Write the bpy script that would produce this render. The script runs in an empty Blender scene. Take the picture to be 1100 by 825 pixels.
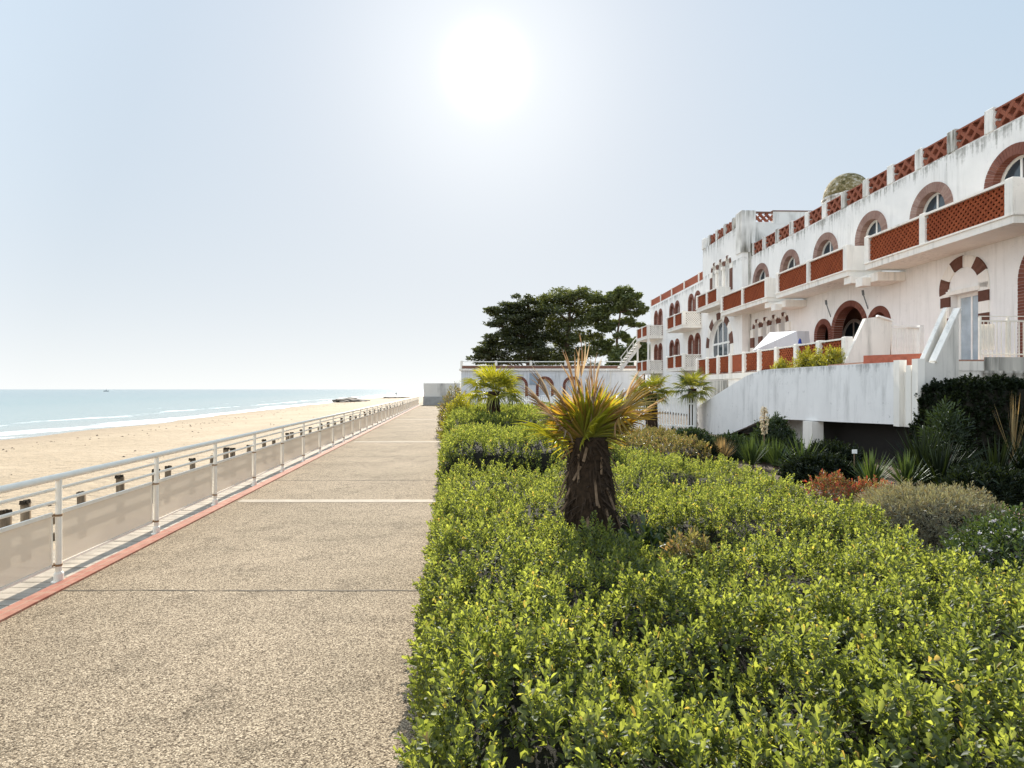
import bpy, bmesh, math, random
import numpy as np
from mathutils import Vector, Matrix, noise as mnoise

R = math.radians
PI = math.pi
random.seed(7)
rng = np.random.default_rng(7)
scene = bpy.context.scene
C = scene.collection

F, CH = 640.0, 1.9            # focal length in photo pixels (1100 wide), camera height


def at(u, v, Y):              # measured point of the photo at depth Y -> metres
    return Vector(((u - 550) / F * Y, Y, CH + (418 - v) / F * Y))


PS = -0.1016                  # promenade direction: x drifts by PS per metre of y
PDIR = Vector((PS, 1, 0)).normalized()


def prom(L, Y, z=0.0):        # lateral offset from the camera line along the promenade
    return Vector((L + PS * Y, Y, z))


# ------------------------------------------------------------------ mesh helper
class MB:
    def __init__(self, M=None):
        self.v = []
        self.f = []
        self.M = M or Matrix()

    def add(self, vs, fs):
        o = len(self.v)
        M = self.M
        self.v += [tuple(M @ Vector(p)) for p in vs]
        self.f += [tuple(i + o for i in f) for f in fs]
        return self

    def box(self, x0, x1, y0, y1, z0, z1):
        return self.add([(x0, y0, z0), (x1, y0, z0), (x1, y1, z0), (x0, y1, z0),
                         (x0, y0, z1), (x1, y0, z1), (x1, y1, z1), (x0, y1, z1)],
                        [(0, 3, 2, 1), (4, 5, 6, 7), (0, 1, 5, 4), (1, 2, 6, 5), (2, 3, 7, 6), (3, 0, 4, 7)])

    def cap_box(self, x0, x1, y0, y1, z0, z1, b=0.015):      # box with chamfered top
        self.add([(x0, y0, z0), (x1, y0, z0), (x1, y1, z0), (x0, y1, z0),
                  (x0, y0, z1 - b), (x1, y0, z1 - b), (x1, y1, z1 - b), (x0, y1, z1 - b),
                  (x0 + b, y0 + b, z1), (x1 - b, y0 + b, z1), (x1 - b, y1 - b, z1), (x0 + b, y1 - b, z1)],
                 [(0, 3, 2, 1), (0, 1, 5, 4), (1, 2, 6, 5), (2, 3, 7, 6), (3, 0, 4, 7),
                  (4, 5, 9, 8), (5, 6, 10, 9), (6, 7, 11, 10), (7, 4, 8, 11), (8, 9, 10, 11)])
        return self

    def bar(self, a, b, w, h, up=(0, 0, 1)):
        a, b, up = Vector(a), Vector(b), Vector(up)
        d = (b - a).normalized()
        s = d.cross(up).normalized() * (w / 2)
        t = s.cross(d).normalized() * (h / 2)
        vs = [a - s - t, a + s - t, a + s + t, a - s + t, b - s - t, b + s - t, b + s + t, b - s + t]
        return self.add(vs, [(0, 1, 2, 3), (7, 6, 5, 4), (0, 4, 5, 1), (1, 5, 6, 2), (2, 6, 7, 3), (3, 7, 4, 0)])

    def tube(self, pts, r, n=10, cap=True):
        pts = [Vector(p) for p in pts]
        rs = r if isinstance(r, (list, tuple)) else [r] * len(pts)
        vs, fs = [], []
        ref = Vector((0, 0, 1))
        d0 = (pts[1] - pts[0]).normalized()
        if abs(d0.z) > 0.9:
            ref = Vector((1, 0, 0))
        for i, p in enumerate(pts):
            d = (pts[min(i + 1, len(pts) - 1)] - pts[max(i - 1, 0)]).normalized()
            s = d.cross(ref).normalized()
            t = s.cross(d)
            for k in range(n):
                a = 2 * PI * k / n
                vs.append(p + (s * math.cos(a) + t * math.sin(a)) * rs[i])
        for i in range(len(pts) - 1):
            for k in range(n):
                k2 = (k + 1) % n
                fs.append((i * n + k, i * n + k2, (i + 1) * n + k2, (i + 1) * n + k))
        if cap:
            fs.append(tuple(range(n))[::-1])
            fs.append(tuple((len(pts) - 1) * n + k for k in range(n)))
        return self.add(vs, fs)

    def lathe(self, prof, n=16, c=(0, 0, 0)):
        vs, fs = [], []
        for r, z in prof:
            for k in range(n):
                a = 2 * PI * k / n
                vs.append((c[0] + r * math.cos(a), c[1] + r * math.sin(a), c[2] + z))
        for i in range(len(prof) - 1):
            for k in range(n):
                k2 = (k + 1) % n
                fs.append((i * n + k, i * n + k2, (i + 1) * n + k2, (i + 1) * n + k))
        fs.append(tuple(range(n))[::-1])
        fs.append(tuple((len(prof) - 1) * n + k for k in range(n)))
        return self.add(vs, fs)

    def prism(self, poly, y0, y1):           # polygon in x,z extruded along y
        n = len(poly)
        vs = [(x, y0, z) for x, z in poly] + [(x, y1, z) for x, z in poly]
        fs = [tuple(range(n)), tuple(range(2 * n - 1, n - 1, -1))]
        for i in range(n):
            j = (i + 1) % n
            fs.append((i, i + n, j + n, j))
        return self.add(vs, fs)

    def slab(self, poly, z0, z1):            # polygon in x,y extruded along z
        n = len(poly)
        vs = [(x, y, z0) for x, y in poly] + [(x, y, z1) for x, y in poly]
        fs = [tuple(range(n - 1, -1, -1)), tuple(range(n, 2 * n))]
        for i in range(n):
            j = (i + 1) % n
            fs.append((i, j, j + n, i + n))
        return self.add(vs, fs)

    def mesh(self, name, m, smooth=False):
        me = bpy.data.meshes.new(name)
        me.from_pydata(self.v, [], self.f)
        bm = bmesh.new()
        bm.from_mesh(me)
        bmesh.ops.recalc_face_normals(bm, faces=bm.faces)
        bm.to_mesh(me)
        bm.free()
        if smooth:
            me.polygons.foreach_set('use_smooth', [True] * len(me.polygons))
        me.materials.append(m)
        return me

    def build(self, name, m, parent=None, smooth=False, loc=None):
        return link(name, self.mesh(name, m, smooth), parent, loc)


def link(name, me, parent=None, loc=None):
    o = bpy.data.objects.new(name, me)
    C.objects.link(o)
    if parent is not None:
        o.parent = parent
    if loc is not None:
        o.location = loc
    return o


def tag(o, label, cat, group=None, kind=None):
    if label:
        o['label'] = label
    if cat:
        o['category'] = cat
    if group:
        o['group'] = group
    if kind:
        o['kind'] = kind
    return o


def empty(name, loc, label, cat, group=None, rz=0.0):
    o = bpy.data.objects.new(name, None)
    C.objects.link(o)
    o.empty_display_size = 0.2
    o.location = loc
    o.rotation_euler = (0, 0, rz)
    return tag(o, label, cat, group)


def np_mesh(name, verts, faces, mats, smooth=False, mat_idx=None):
    """verts (N,3), faces (M,k) numpy"""
    me = bpy.data.meshes.new(name)
    nv, (nf, k) = len(verts), faces.shape
    me.vertices.add(nv)
    me.vertices.foreach_set('co', np.ascontiguousarray(verts, dtype=np.float32).ravel())
    me.loops.add(nf * k)
    me.loops.foreach_set('vertex_index', np.ascontiguousarray(faces, dtype=np.int32).ravel())
    me.polygons.add(nf)
    me.polygons.foreach_set('loop_start', np.arange(0, nf * k, k, dtype=np.int32))
    me.polygons.foreach_set('loop_total', np.full(nf, k, dtype=np.int32))
    if smooth:
        me.polygons.foreach_set('use_smooth', np.ones(nf, dtype=bool))
    for m in (mats if isinstance(mats, (list, tuple)) else [mats]):
        me.materials.append(m)
    if mat_idx is not None:
        me.polygons.foreach_set('material_index', mat_idx.astype(np.int32))
    me.update(calc_edges=True)
    return me


def plate(outline, holes, y0, y1, name, m, parent=None, shift=None):
    """flat wall in x,z with true holes, thickness y0..y1"""
    cu = bpy.data.curves.new('tmp', 'CURVE')
    cu.dimensions = '2D'
    cu.fill_mode = 'BOTH'
    cu.extrude = (y1 - y0) / 2
    for pl in [outline] + holes:
        sp = cu.splines.new('POLY')
        sp.points.add(len(pl) - 1)
        for i, (x, z) in enumerate(pl):
            sp.points[i].co = (x, z, 0, 1)
        sp.use_cyclic_u = True
    t = bpy.data.objects.new('tmp', cu)
    me = bpy.data.meshes.new_from_object(t)
    bpy.data.objects.remove(t)
    bpy.data.curves.remove(cu)
    mid = (y0 + y1) / 2
    sh = shift or Vector((0, 0, 0))
    for v in me.vertices:
        x, y, z = v.co
        v.co = (x + sh.x, -z + mid + sh.y, y + sh.z)
    me.name = name
    me.materials.clear()
    me.materials.append(m)
    me.polygons.foreach_set('use_smooth', [False] * len(me.polygons))
    return link(name, me, parent)


# ------------------------------------------------------------------ materials
def new_mat(name):
    m = bpy.data.materials.new(name)
    m.use_nodes = True
    nt = m.node_tree
    nt.nodes.clear()
    out = nt.nodes.new('ShaderNodeOutputMaterial')
    return m, nt, out


class N:
    """tiny node helper"""
    def __init__(self, nt):
        self.nt = nt

    def n(self, t, **kw):
        nd = self.nt.nodes.new('ShaderNode' + t)
        for k, v in kw.items():
            if k in nd.inputs.keys():
                pass
            setattr(nd, k, v)
        return nd

    def l(self, a, b):
        self.nt.links.new(a, b)

    def coord(self, scale=(1, 1, 1), kind='Object', rot=(0, 0, 0)):
        tc = self.n('TexCoord')
        mp = self.n('Mapping')
        mp.inputs['Scale'].default_value = scale
        mp.inputs['Rotation'].default_value = rot
        self.l(tc.outputs[kind], mp.inputs['Vector'])
        return mp.outputs['Vector']

    def geopos(self, scale=(1, 1, 1)):
        g = self.n('NewGeometry')
        mp = self.n('Mapping')
        mp.inputs['Scale'].default_value = scale
        self.l(g.outputs['Position'], mp.inputs['Vector'])
        return mp.outputs['Vector']

    def noise(self, vec, scale, detail=4, rough=0.55, dist=0.0):
        nd = self.n('TexNoise')
        nd.inputs['Scale'].default_value = scale
        nd.inputs['Detail'].default_value = detail
        nd.inputs['Roughness'].default_value = rough
        nd.inputs['Distortion'].default_value = dist
        self.l(vec, nd.inputs['Vector'])
        return nd.outputs['Fac']

    def ramp(self, fac, stops, interp='LINEAR'):
        nd = self.n('ValToRGB')
        cr = nd.color_ramp
        cr.interpolation = interp
        while len(cr.elements) < len(stops):
            cr.elements.new(0.5)
        for e, (p, c) in zip(cr.elements, stops):
            e.position = p
            e.color = (c[0], c[1], c[2], 1) if isinstance(c, (tuple, list)) else (c, c, c, 1)
        self.l(fac, nd.inputs['Fac'])
        return nd.outputs['Color']

    def mix(self, fac, a, b, mode='MIX'):
        nd = self.n('MixRGB')
        nd.blend_type = mode
        for inp, val in ((nd.inputs['Fac'], fac), (nd.inputs['Color1'], a), (nd.inputs['Color2'], b)):
            if hasattr(val, 'links'):
                self.l(val, inp)
            elif isinstance(val, (tuple, list)):
                inp.default_value = (val[0], val[1], val[2], 1)
            else:
                inp.default_value = val
        return nd.outputs['Color']

    def math(self, op, a, b=0.0, clamp=False):
        nd = self.n('Math')
        nd.operation = op
        nd.use_clamp = clamp
        for inp, val in ((nd.inputs[0], a), (nd.inputs[1], b)):
            if hasattr(val, 'links'):
                self.l(val, inp)
            else:
                inp.default_value = val
        return nd.outputs[0]

    def bump(self, h, strength=0.3, dist=0.02):
        nd = self.n('Bump')
        nd.inputs['Strength'].default_value = strength
        nd.inputs['Distance'].default_value = dist
        self.l(h, nd.inputs['Height'])
        return nd.outputs['Normal']

    def principled(self, col, rough=0.7, normal=None, spec=0.3, metal=0.0):
        b = self.n('BsdfPrincipled')
        for inp, val in ((b.inputs['Base Color'], col), (b.inputs['Roughness'], rough)):
            if hasattr(val, 'links'):
                self.l(val, inp)
            elif isinstance(val, (tuple, list)):
                inp.default_value = (val[0], val[1], val[2], 1)
            else:
                inp.default_value = val
        b.inputs['Specular IOR Level'].default_value = spec
        b.inputs['Metallic'].default_value = metal
        if normal is not None:
            self.l(normal, b.inputs['Normal'])
        return b.outputs['BSDF']


def simple(name, col, rough=0.7, var=0.15, scale=6, bump=0.15, spec=0.3, metal=0.0):
    m, nt, out = new_mat(name)
    k = N(nt)
    v = k.coord()
    nz = k.noise(v, scale, 5)
    dark = tuple(c * (1 - var) for c in col)
    lite = tuple(min(1, c * (1 + var)) for c in col)
    c = k.ramp(nz, [(0.3, dark), (0.7, lite)])
    k.l(k.principled(c, rough, k.bump(k.noise(v, scale * 6, 3), bump, 0.01), spec, metal), out.inputs['Surface'])
    return m


def plaster(name, col, stain=0.35, streak_scale=(7, 7, 0.5), dirt=(0.22, 0.21, 0.18), thr=0.56, patch=0.0, drips=()):
    m, nt, out = new_mat(name)
    k = N(nt)
    v = k.geopos()
    base = k.ramp(k.noise(v, 1.3, 5), [(0.3, tuple(c * 0.92 for c in col)), (0.7, col)])
    st = k.noise(k.geopos(streak_scale), 1.0, 6, 0.65)
    area = k.noise(k.geopos((0.5, 0.5, 0.35)), 1.0, 3)
    mask = k.ramp(st, [(thr - 0.08, 0), (thr + 0.12, 1)])
    am = k.ramp(area, [(0.40, 0), (0.62, 1)])
    f = k.math('MULTIPLY', k.math('MULTIPLY', mask, am), stain * 2.0, True)
    col1 = k.mix(f, base, dirt)
    # run-off stains below a coping: streaks that die out downwards
    if drips:
        sx = k.n('SeparateXYZ')
        k.l(v, sx.inputs[0])
        s2 = k.noise(k.geopos((5.5, 5.5, 0.25)), 1.0, 5, 0.7)
        blot = k.noise(k.geopos((9, 9, 9)), 1.0, 5, 0.7)
        for zt, ln, amt in drips:
            t = k.math('DIVIDE', k.math('SUBTRACT', sx.outputs['Z'], zt - ln), ln)
            up = k.ramp(t, [(0.0, 0), (0.9, 1.0), (0.999, 1.0), (1.0, 0.0)])
            lv = k.math('ADD', k.math('MULTIPLY', s2, 0.75), k.math('ADD', k.math('MULTIPLY', up, 0.22), k.math('MULTIPLY', blot, 0.25)))
            g = k.math('MULTIPLY', k.ramp(lv, [(0.66, 0), (0.80, 1)]), k.math('MULTIPLY', k.ramp(up, [(0.02, 0), (0.35, 1)]), amt), True)
            col1 = k.mix(g, col1, dirt)
    fine = k.ramp(k.noise(v, 7, 6, 0.78), [(0.575, 0), (0.66, 1)])
    f2 = k.math('MULTIPLY', k.math('MULTIPLY', fine, k.ramp(k.noise(v, 0.8, 3), [(0.45, 0), (0.58, 1)])), 0.30 + patch, True)
    col2 = k.mix(f2, col1, tuple(c * 0.5 for c in col))
    bp = k.bump(k.noise(v, 22, 6, 0.7), 0.35, 0.012)
    k.l(k.principled(col2, 0.85, bp, 0.2), out.inputs['Surface'])
    return m


def leafmat(name, c_dark, c_lite, c_odd=None, odd=0.04, trans=0.45, gloss=0.08, tint=(1.25, 1.2, 0.5), rough=0.35, patchy=None):
    m, nt, out = new_mat(name)
    k = N(nt)
    g = k.n('NewGeometry')
    rnd = g.outputs['Random Per Island']
    stops = [(0.0, c_dark), (0.8, c_lite)]
    if c_odd:
        stops = [(0.0, c_dark), (1 - odd - 0.02, c_lite), (1 - odd, c_odd)]
    col = k.ramp(rnd, stops)
    if patchy:
        col = k.mix(k.ramp(k.noise(k.geopos(), patchy[0], 3), [(patchy[1], 0), (patchy[1] + 0.12, 1)]), col, patchy[2])
    d = k.n('BsdfDiffuse')
    k.l(col, d.inputs['Color'])
    t = k.n('BsdfTranslucent')
    k.l(k.mix(1.0, col, tint, 'MULTIPLY'), t.inputs['Color'])
    mx = k.n('MixShader')
    mx.inputs[0].default_value = trans
    k.l(d.outputs[0], mx.inputs[1])
    k.l(t.outputs[0], mx.inputs[2])
    gl = k.n('BsdfGlossy')
    gl.inputs['Roughness'].default_value = rough
    gl.inputs['Color'].default_value = (0.9, 0.95, 1, 1)
    mx2 = k.n('MixShader')
    mx2.inputs[0].default_value = gloss
    k.l(mx.outputs[0], mx2.inputs[1])
    k.l(gl.outputs[0], mx2.inputs[2])
    k.l(mx2.outputs[0], out.inputs['Surface'])
    return m


M = {}
M['plaster'] = plaster('white_plaster', (0.90, 0.88, 0.85), 0.14, drips=((9.36, 0.75, 0.8), (6.1, 0.7, 0.10), (11.25, 1.3, 0.8)))
M['plaster_dirty'] = plaster('stained_plaster', (0.84, 0.82, 0.78), 0.6, (5, 5, 0.35), (0.16, 0.15, 0.12), 0.47)
M['plaster_ramp'] = plaster('peeling_ramp_plaster', (0.90, 0.885, 0.865), 0.16, (4, 4, 0.7), (0.2, 0.2, 0.19), 0.56, 0.5, ((2.56, 0.40, 0.6),))
M['trim'] = plaster('painted_trim', (0.90, 0.86, 0.79), 0.22)
M['stone'] = plaster('weathered_stone', (0.62, 0.59, 0.53), 0.5, (5, 5, 0.4), (0.08, 0.08, 0.07), 0.48, 0.3)


def brickmat(name, c1, c2, scale=5):
    m, nt, out = new_mat(name)
    k = N(nt)
    g = k.n('NewGeometry')
    v = k.geopos()
    c = k.ramp(g.outputs['Random Per Island'], [(0, c1), (1, c2)])
    c = k.mix(k.ramp(k.noise(v, 14, 5, 0.7), [(0.35, 0), (0.8, 0.5)]), c, tuple(x * 0.5 for x in c1))
    k.l(k.principled(c, 0.8, k.bump(k.noise(v, 40, 4), 0.3, 0.01), 0.2), out.inputs['Surface'])
    return m


M['brick'] = brickmat('red_brick', (0.17, 0.058, 0.040), (0.24, 0.095, 0.065))
M['brick_brown'] = brickmat('brown_brick', (0.13, 0.058, 0.040), (0.19, 0.09, 0.065))
M['brick_worn'] = brickmat('worn_brick', (0.26, 0.15, 0.12), (0.36, 0.24, 0.20))
M['mortar'] = simple('brick_mortar', (0.42, 0.36, 0.32), 0.9, 0.15, 20)
M['terracotta'] = brickmat('terracotta_lattice', (0.25, 0.056, 0.020), (0.35, 0.088, 0.032))
M['terracotta_rail'] = brickmat('terracotta_roof_lattice', (0.25, 0.075, 0.045), (0.32, 0.11, 0.065))
M['terra_solid'] = simple('terracotta_sheet', (0.33, 0.075, 0.028), 0.7, 0.12)
M['tile_edge'] = simple('terracotta_tile_edge', (0.34, 0.10, 0.06), 0.7, 0.25, 9)
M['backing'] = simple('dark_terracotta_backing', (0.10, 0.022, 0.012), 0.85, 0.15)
M['frame'] = simple('white_window_paint', (0.88, 0.87, 0.83), 0.45, 0.05, spec=0.4)
M['metal'] = simple('white_painted_steel', (0.92, 0.865, 0.755), 0.55, 0.04, 12, 0.05, spec=0.25)
M['rust'] = simple('rusty_steel', (0.32, 0.20, 0.11), 0.8, 0.3, 30)
M['darkmetal'] = simple('grey_bracket_metal', (0.16, 0.17, 0.18), 0.5, 0.2, 20)
M['pale_pane'] = simple('pale_grey_pane', (0.55, 0.57, 0.60), 0.9, 0.06)
M['blue'] = simple('blue_canvas', (0.03, 0.06, 0.30), 0.85, 0.1)
M['void'] = simple('painted_shade', (0.02, 0.018, 0.016), 0.9, 0.1)  # near-black colour for the shade below the ramp landing
M['lead'] = simple('brown_roof_edging', (0.20, 0.10, 0.07), 0.6, 0.2)
M['roof'] = simple('roof_gravel', (0.38, 0.36, 0.33), 0.9, 0.2, 10)


def glassmat():
    m, nt, out = new_mat('window_glass')
    k = N(nt)
    v = k.geopos()
    k.l(k.principled((0.035, 0.055, 0.07), 0.06, k.bump(k.noise(v, 1.2, 2), 0.06, 0.05), 0.9), out.inputs['Surface'])
    return m


M['glass'] = glassmat()


def dome_mat():
    m, nt, out = new_mat('mossy_dome')
    k = N(nt)
    v = k.geopos()
    c = k.ramp(k.noise(v, 5, 6, 0.75), [(0.38, (0.06, 0.055, 0.02)), (0.52, (0.24, 0.19, 0.09)), (0.68, (0.6, 0.57, 0.5))])
    k.l(k.principled(c, 0.9, k.bump(k.noise(v, 18, 4), 0.5, 0.03), 0.15), out.inputs['Surface'])
    return m


M['dome'] = dome_mat()


def aggregate():
    m, nt, out = new_mat('exposed_aggregate_concrete')
    k = N(nt)
    v = k.geopos()
    vo = k.n('TexVoronoi')
    vo.inputs['Scale'].default_value = 118
    k.l(v, vo.inputs['Vector'])
    sep = k.n('SeparateColor')
    k.l(vo.outputs['Color'], sep.inputs[0])
    peb = k.ramp(sep.outputs[0], [(0.0, (0.07, 0.05, 0.035)), (0.22, (0.22, 0.175, 0.125)), (0.5, (0.42, 0.34, 0.245)), (0.8, (0.57, 0.47, 0.345)), (1.0, (0.80, 0.67, 0.50))])
    gap = k.ramp(vo.outputs['Distance'], [(0.35, 0), (0.75, 1)])
    c = k.mix(k.math('MULTIPLY', gap, 0.5), peb, (0.11, 0.085, 0.06))
    lrg = k.ramp(k.noise(v, 0.55, 5, 0.6), [(0.3, (0.72, 0.71, 0.68)), (0.7, (1.0, 0.98, 0.95))])
    c = k.mix(1.0, c, lrg, 'MULTIPLY')
    st = k.ramp(k.noise(v, 2.3, 6, 0.7), [(0.52, 1.0), (0.70, 0.68)])
    c = k.mix(1.0, c, st, 'MULTIPLY')
    h = k.math('SUBTRACT', 1.0, vo.outputs['Distance'])
    k.l(k.principled(c, 0.9, k.bump(h, 0.6, 0.006), 0.06), out.inputs['Surface'])
    return m


M['aggregate'] = aggregate()
M['band'] = simple('smooth_concrete_band', (0.36, 0.305, 0.235), 0.9, 0.15, 4, 0.2, 0.4)
M['joint'] = simple('tar_joint', (0.15, 0.12, 0.085), 0.9, 0.3, 12)


def kerbmat():
    m, nt, out = new_mat('red_brick_kerb')
    k = N(nt)
    br = k.n('TexBrick')
    br.offset = 0.0
    br.inputs['Scale'].default_value = 1.0
    br.inputs['Color1'].default_value = (0.29, 0.10, 0.066, 1)
    br.inputs['Color2'].default_value = (0.36, 0.14, 0.095, 1)
    br.inputs['Mortar'].default_value = (0.30, 0.2, 0.14, 1)
    br.inputs['Mortar Size'].default_value = 0.006
    br.inputs['Brick Width'].default_value = 0.40
    br.inputs['Row Height'].default_value = 0.22
    v = k.coord(rot=(0, 0, R(-90)))
    k.l(v, br.inputs['Vector'])
    c = k.mix(k.ramp(k.noise(k.geopos(), 7, 5, 0.7), [(0.4, 0), (0.75, 0.45)]), br.outputs['Color'], (0.55, 0.36, 0.26))
    k.l(k.principled(c, 0.8, k.bump(k.noise(k.geopos(), 60, 3), 0.3, 0.005), 0.25), out.inputs['Surface'])
    return m


M['kerb'] = kerbmat()
M['deck'] = simple('weathered_deck_boards', (0.38, 0.33, 0.265), 0.85, 0.25, 5)


def woodmat():
    m, nt, out = new_mat('weathered_pile_wood')
    k = N(nt)
    c = k.ramp(k.noise(k.geopos((14, 14, 1.2)), 1.5, 5, 0.7), [(0.3, (0.09, 0.06, 0.035)), (0.7, (0.30, 0.22, 0.14))])
    k.l(k.principled(c, 0.9, k.bump(k.noise(k.geopos((20, 20, 1.5)), 2, 4), 0.6, 0.01), 0.15), out.inputs['Surface'])
    return m


M['wood'] = woodmat()
M['weed'] = simple('seaweed_crust', (0.05, 0.036, 0.022), 0.9, 0.4, 40, 0.5)


def panelmat():                     # perforated sheet: mostly solid, partly see-through
    m, nt, out = new_mat('perforated_sheet')
    k = N(nt)
    d = k.n('BsdfDiffuse')
    d.inputs['Color'].default_value = (0.88, 0.80, 0.68, 1)
    t = k.n('BsdfTranslucent')
    t.inputs['Color'].default_value = (0.82, 0.70, 0.56, 1)
    mx = k.n('MixShader')
    mx.inputs[0].default_value = 0.45
    k.l(d.outputs[0], mx.inputs[1])
    k.l(t.outputs[0], mx.inputs[2])
    tr = k.n('BsdfTransparent')
    m2 = k.n('MixShader')
    m2.inputs[0].default_value = 0.32
    k.l(mx.outputs[0], m2.inputs[1])
    k.l(tr.outputs[0], m2.inputs[2])
    k.l(m2.outputs[0], out.inputs['Surface'])
    return m


M['panel'] = panelmat()


def sandmat():
    m, nt, out = new_mat('beach_sand')
    k = N(nt)
    v = k.geopos()
    c = k.ramp(k.noise(v, 0.22, 6, 0.6), [(0.3, (0.40, 0.315, 0.215)), (0.7, (0.49, 0.39, 0.275))])
    c = k.mix(k.ramp(k.noise(v, 3.5, 5, 0.7), [(0.50, 0), (0.72, 0.6)]), c, (0.27, 0.20, 0.13))
    # wet sand darkens close to the waterline (distance from the shore along the promenade normal)
    sx = k.n('SeparateXYZ')
    k.l(v, sx.inputs[0])
    lat = k.math('SUBTRACT', sx.outputs['X'], k.math('MULTIPLY', sx.outputs['Y'], PS))
    lat = k.math('ADD', lat, k.math('MULTIPLY', k.math('SUBTRACT', k.noise(v, 0.05, 3), 0.5), 8.0))
    wet = k.ramp(k.math('MULTIPLY', k.math('ADD', lat, 34.0), 1 / 12.0, True), [(0.3, 1), (0.8, 0)])
    c = k.mix(k.math('MULTIPLY', wet, 0.45), c, (0.28, 0.21, 0.15))
    h = k.math('ADD', k.noise(v, 1.6, 5, 0.6), k.math('MULTIPLY', k.noise(v, 7, 4), 0.4))
    k.l(k.principled(c, 0.85, k.bump(h, 0.9, 0.16), 0.1), out.inputs['Surface'])
    return m


M['sand'] = sandmat()


def seamat():
    m, nt, out = new_mat('sea_water')
    k = N(nt)
    v = k.geopos()
    sx = k.n('SeparateXYZ')
    k.l(v, sx.inputs[0])
    lat = k.math('SUBTRACT', sx.outputs['X'], k.math('MULTIPLY', sx.outputs['Y'], PS))   # signed distance across the beach
    dist = k.math('MULTIPLY', lat, -1.0)
    wob = k.math('MULTIPLY', k.math('SUBTRACT', k.noise(v, 0.045, 4, 0.6), 0.5), 14.0)
    d2 = k.math('ADD', dist, wob)
    body = k.ramp(k.math('MULTIPLY', k.math('SUBTRACT', d2, 27.0), 1 / 220.0, True),
                  [(0.0, (0.36, 0.37, 0.34)), (0.08, (0.25, 0.34, 0.335)), (0.35, (0.15, 0.275, 0.29)), (1.0, (0.115, 0.235, 0.265))])
    # breaking wave bands
    ww = k.math('SINE', k.math('MULTIPLY', d2, 0.62))
    brk = k.noise(k.geopos((0.35, 0.10, 0.3)), 1.0, 6, 0.7)
    near = k.ramp(k.math('MULTIPLY', k.math('SUBTRACT', d2, 24.0), 1 / 40.0, True), [(0.0, 1.0), (0.22, 0.75), (0.6, 0.28), (1.0, 0.0)])
    fo = k.math('ADD', k.math('MULTIPLY', ww, 0.22), k.math('ADD', brk, k.math('MULTIPLY', near, 0.42)))
    foam = k.ramp(fo, [(0.86, 0), (1.02, 1)])
    foam = k.math('MULTIPLY', foam, k.ramp(near, [(0.02, 0), (0.2, 1)]))
    col = k.mix(foam, body, (0.82, 0.84, 0.83))
    h = k.math('ADD', k.noise(k.geopos((0.5, 0.22, 1)), 1.0, 6, 0.6), k.math('MULTIPLY', k.noise(v, 2.6, 4), 0.25))
    rg = k.math('ADD', k.math('MULTIPLY', foam, 0.5), 0.14)
    k.l(k.principled(col, rg, k.bump(h, 0.6, 0.6), 0.3), out.inputs['Surface'])
    return m


M['sea'] = seamat()
M['soil'] = simple('garden_soil', (0.075, 0.05, 0.032), 0.95, 0.35, 8, 0.6)
M['land'] = simple('dry_land', (0.30, 0.26, 0.18), 0.95, 0.2, 0.3)
M['path'] = simple('terracotta_path', (0.42, 0.20, 0.13), 0.85, 0.2, 12, 0.4)
M['rock'] = simple('dark_rock', (0.09, 0.075, 0.06), 0.9, 0.4, 2, 0.8)
M['bark'] = simple('tree_bark', (0.11, 0.075, 0.05), 0.95, 0.35, 9, 0.8)
M['fibre'] = simple('palm_fibre', (0.045, 0.027, 0.015), 0.95, 0.4, 25, 0.8)
M['stub'] = simple('old_leaf_base', (0.19, 0.125, 0.075), 0.9, 0.35, 20, 0.4)
M['twig'] = simple('foliage_core_shade', (0.014, 0.012, 0.007), 0.95, 0.4, 30, 0.6)  # shade of the gaps between leaves, put into the core's colour
M['hedge_leaf'] = leafmat('hedge_leaf', (0.045, 0.064, 0.022), (0.212, 0.242, 0.095), (0.30, 0.22, 0.11), 0.006, 0.6, 0.024, (2.28, 2.16, 0.72), 0.5)
M['hedge_leaf_b'] = leafmat('hedge_leaf_brownish', (0.10, 0.095, 0.04), (0.24, 0.215, 0.10), (0.30, 0.19, 0.11), 0.15, 0.5, 0.03, (1.35, 1.3, 0.65))
M['shrub_leaf'] = leafmat('shrub_leaf', (0.016, 0.028, 0.010), (0.042, 0.066, 0.02), None, 0, 0.3, 0.04, rough=0.45)
M['shade_leaf'] = leafmat('shaded_plant_leaf', (0.007, 0.012, 0.005), (0.020, 0.030, 0.010), None, 0, 0.25, 0.02, rough=0.5)  # darker leaf copy, the garden's shade is put into its colour
M['straw'] = leafmat('straw_grass', (0.26, 0.19, 0.09), (0.42, 0.33, 0.17), None, 0, 0.4, 0.02, (1.2, 1, 0.7))
M['shrub_yellow'] = leafmat('yellow_shrub_leaf', (0.20, 0.22, 0.03), (0.42, 0.38, 0.05), None, 0, 0.45, 0.05)
M['shrub_red'] = leafmat('red_shrub_leaf', (0.20, 0.10, 0.05), (0.40, 0.10, 0.06), (0.20, 0.22, 0.07), 0.5, 0.45, 0.03, (1.3, 0.8, 0.6))
M['lav_leaf'] = leafmat('grey_lavender_leaf', (0.14, 0.13, 0.085), (0.42, 0.40, 0.30), (0.28, 0.21, 0.13), 0.18, 0.3, 0.03)
M['flower'] = leafmat('pale_flower', (0.62, 0.58, 0.66), (0.78, 0.74, 0.80), None, 0, 0.3, 0.02, (1, 1, 1))
M['cream_flower'] = leafmat('cream_flower', (0.55, 0.48, 0.36), (0.66, 0.57, 0.42), None, 0, 0.3, 0.02, (1, 1, 0.9))
M['spike_leaf'] = leafmat('spiky_leaf', (0.035, 0.06, 0.02), (0.09, 0.13, 0.04), None, 0, 0.35, 0.035, rough=0.45)
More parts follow.
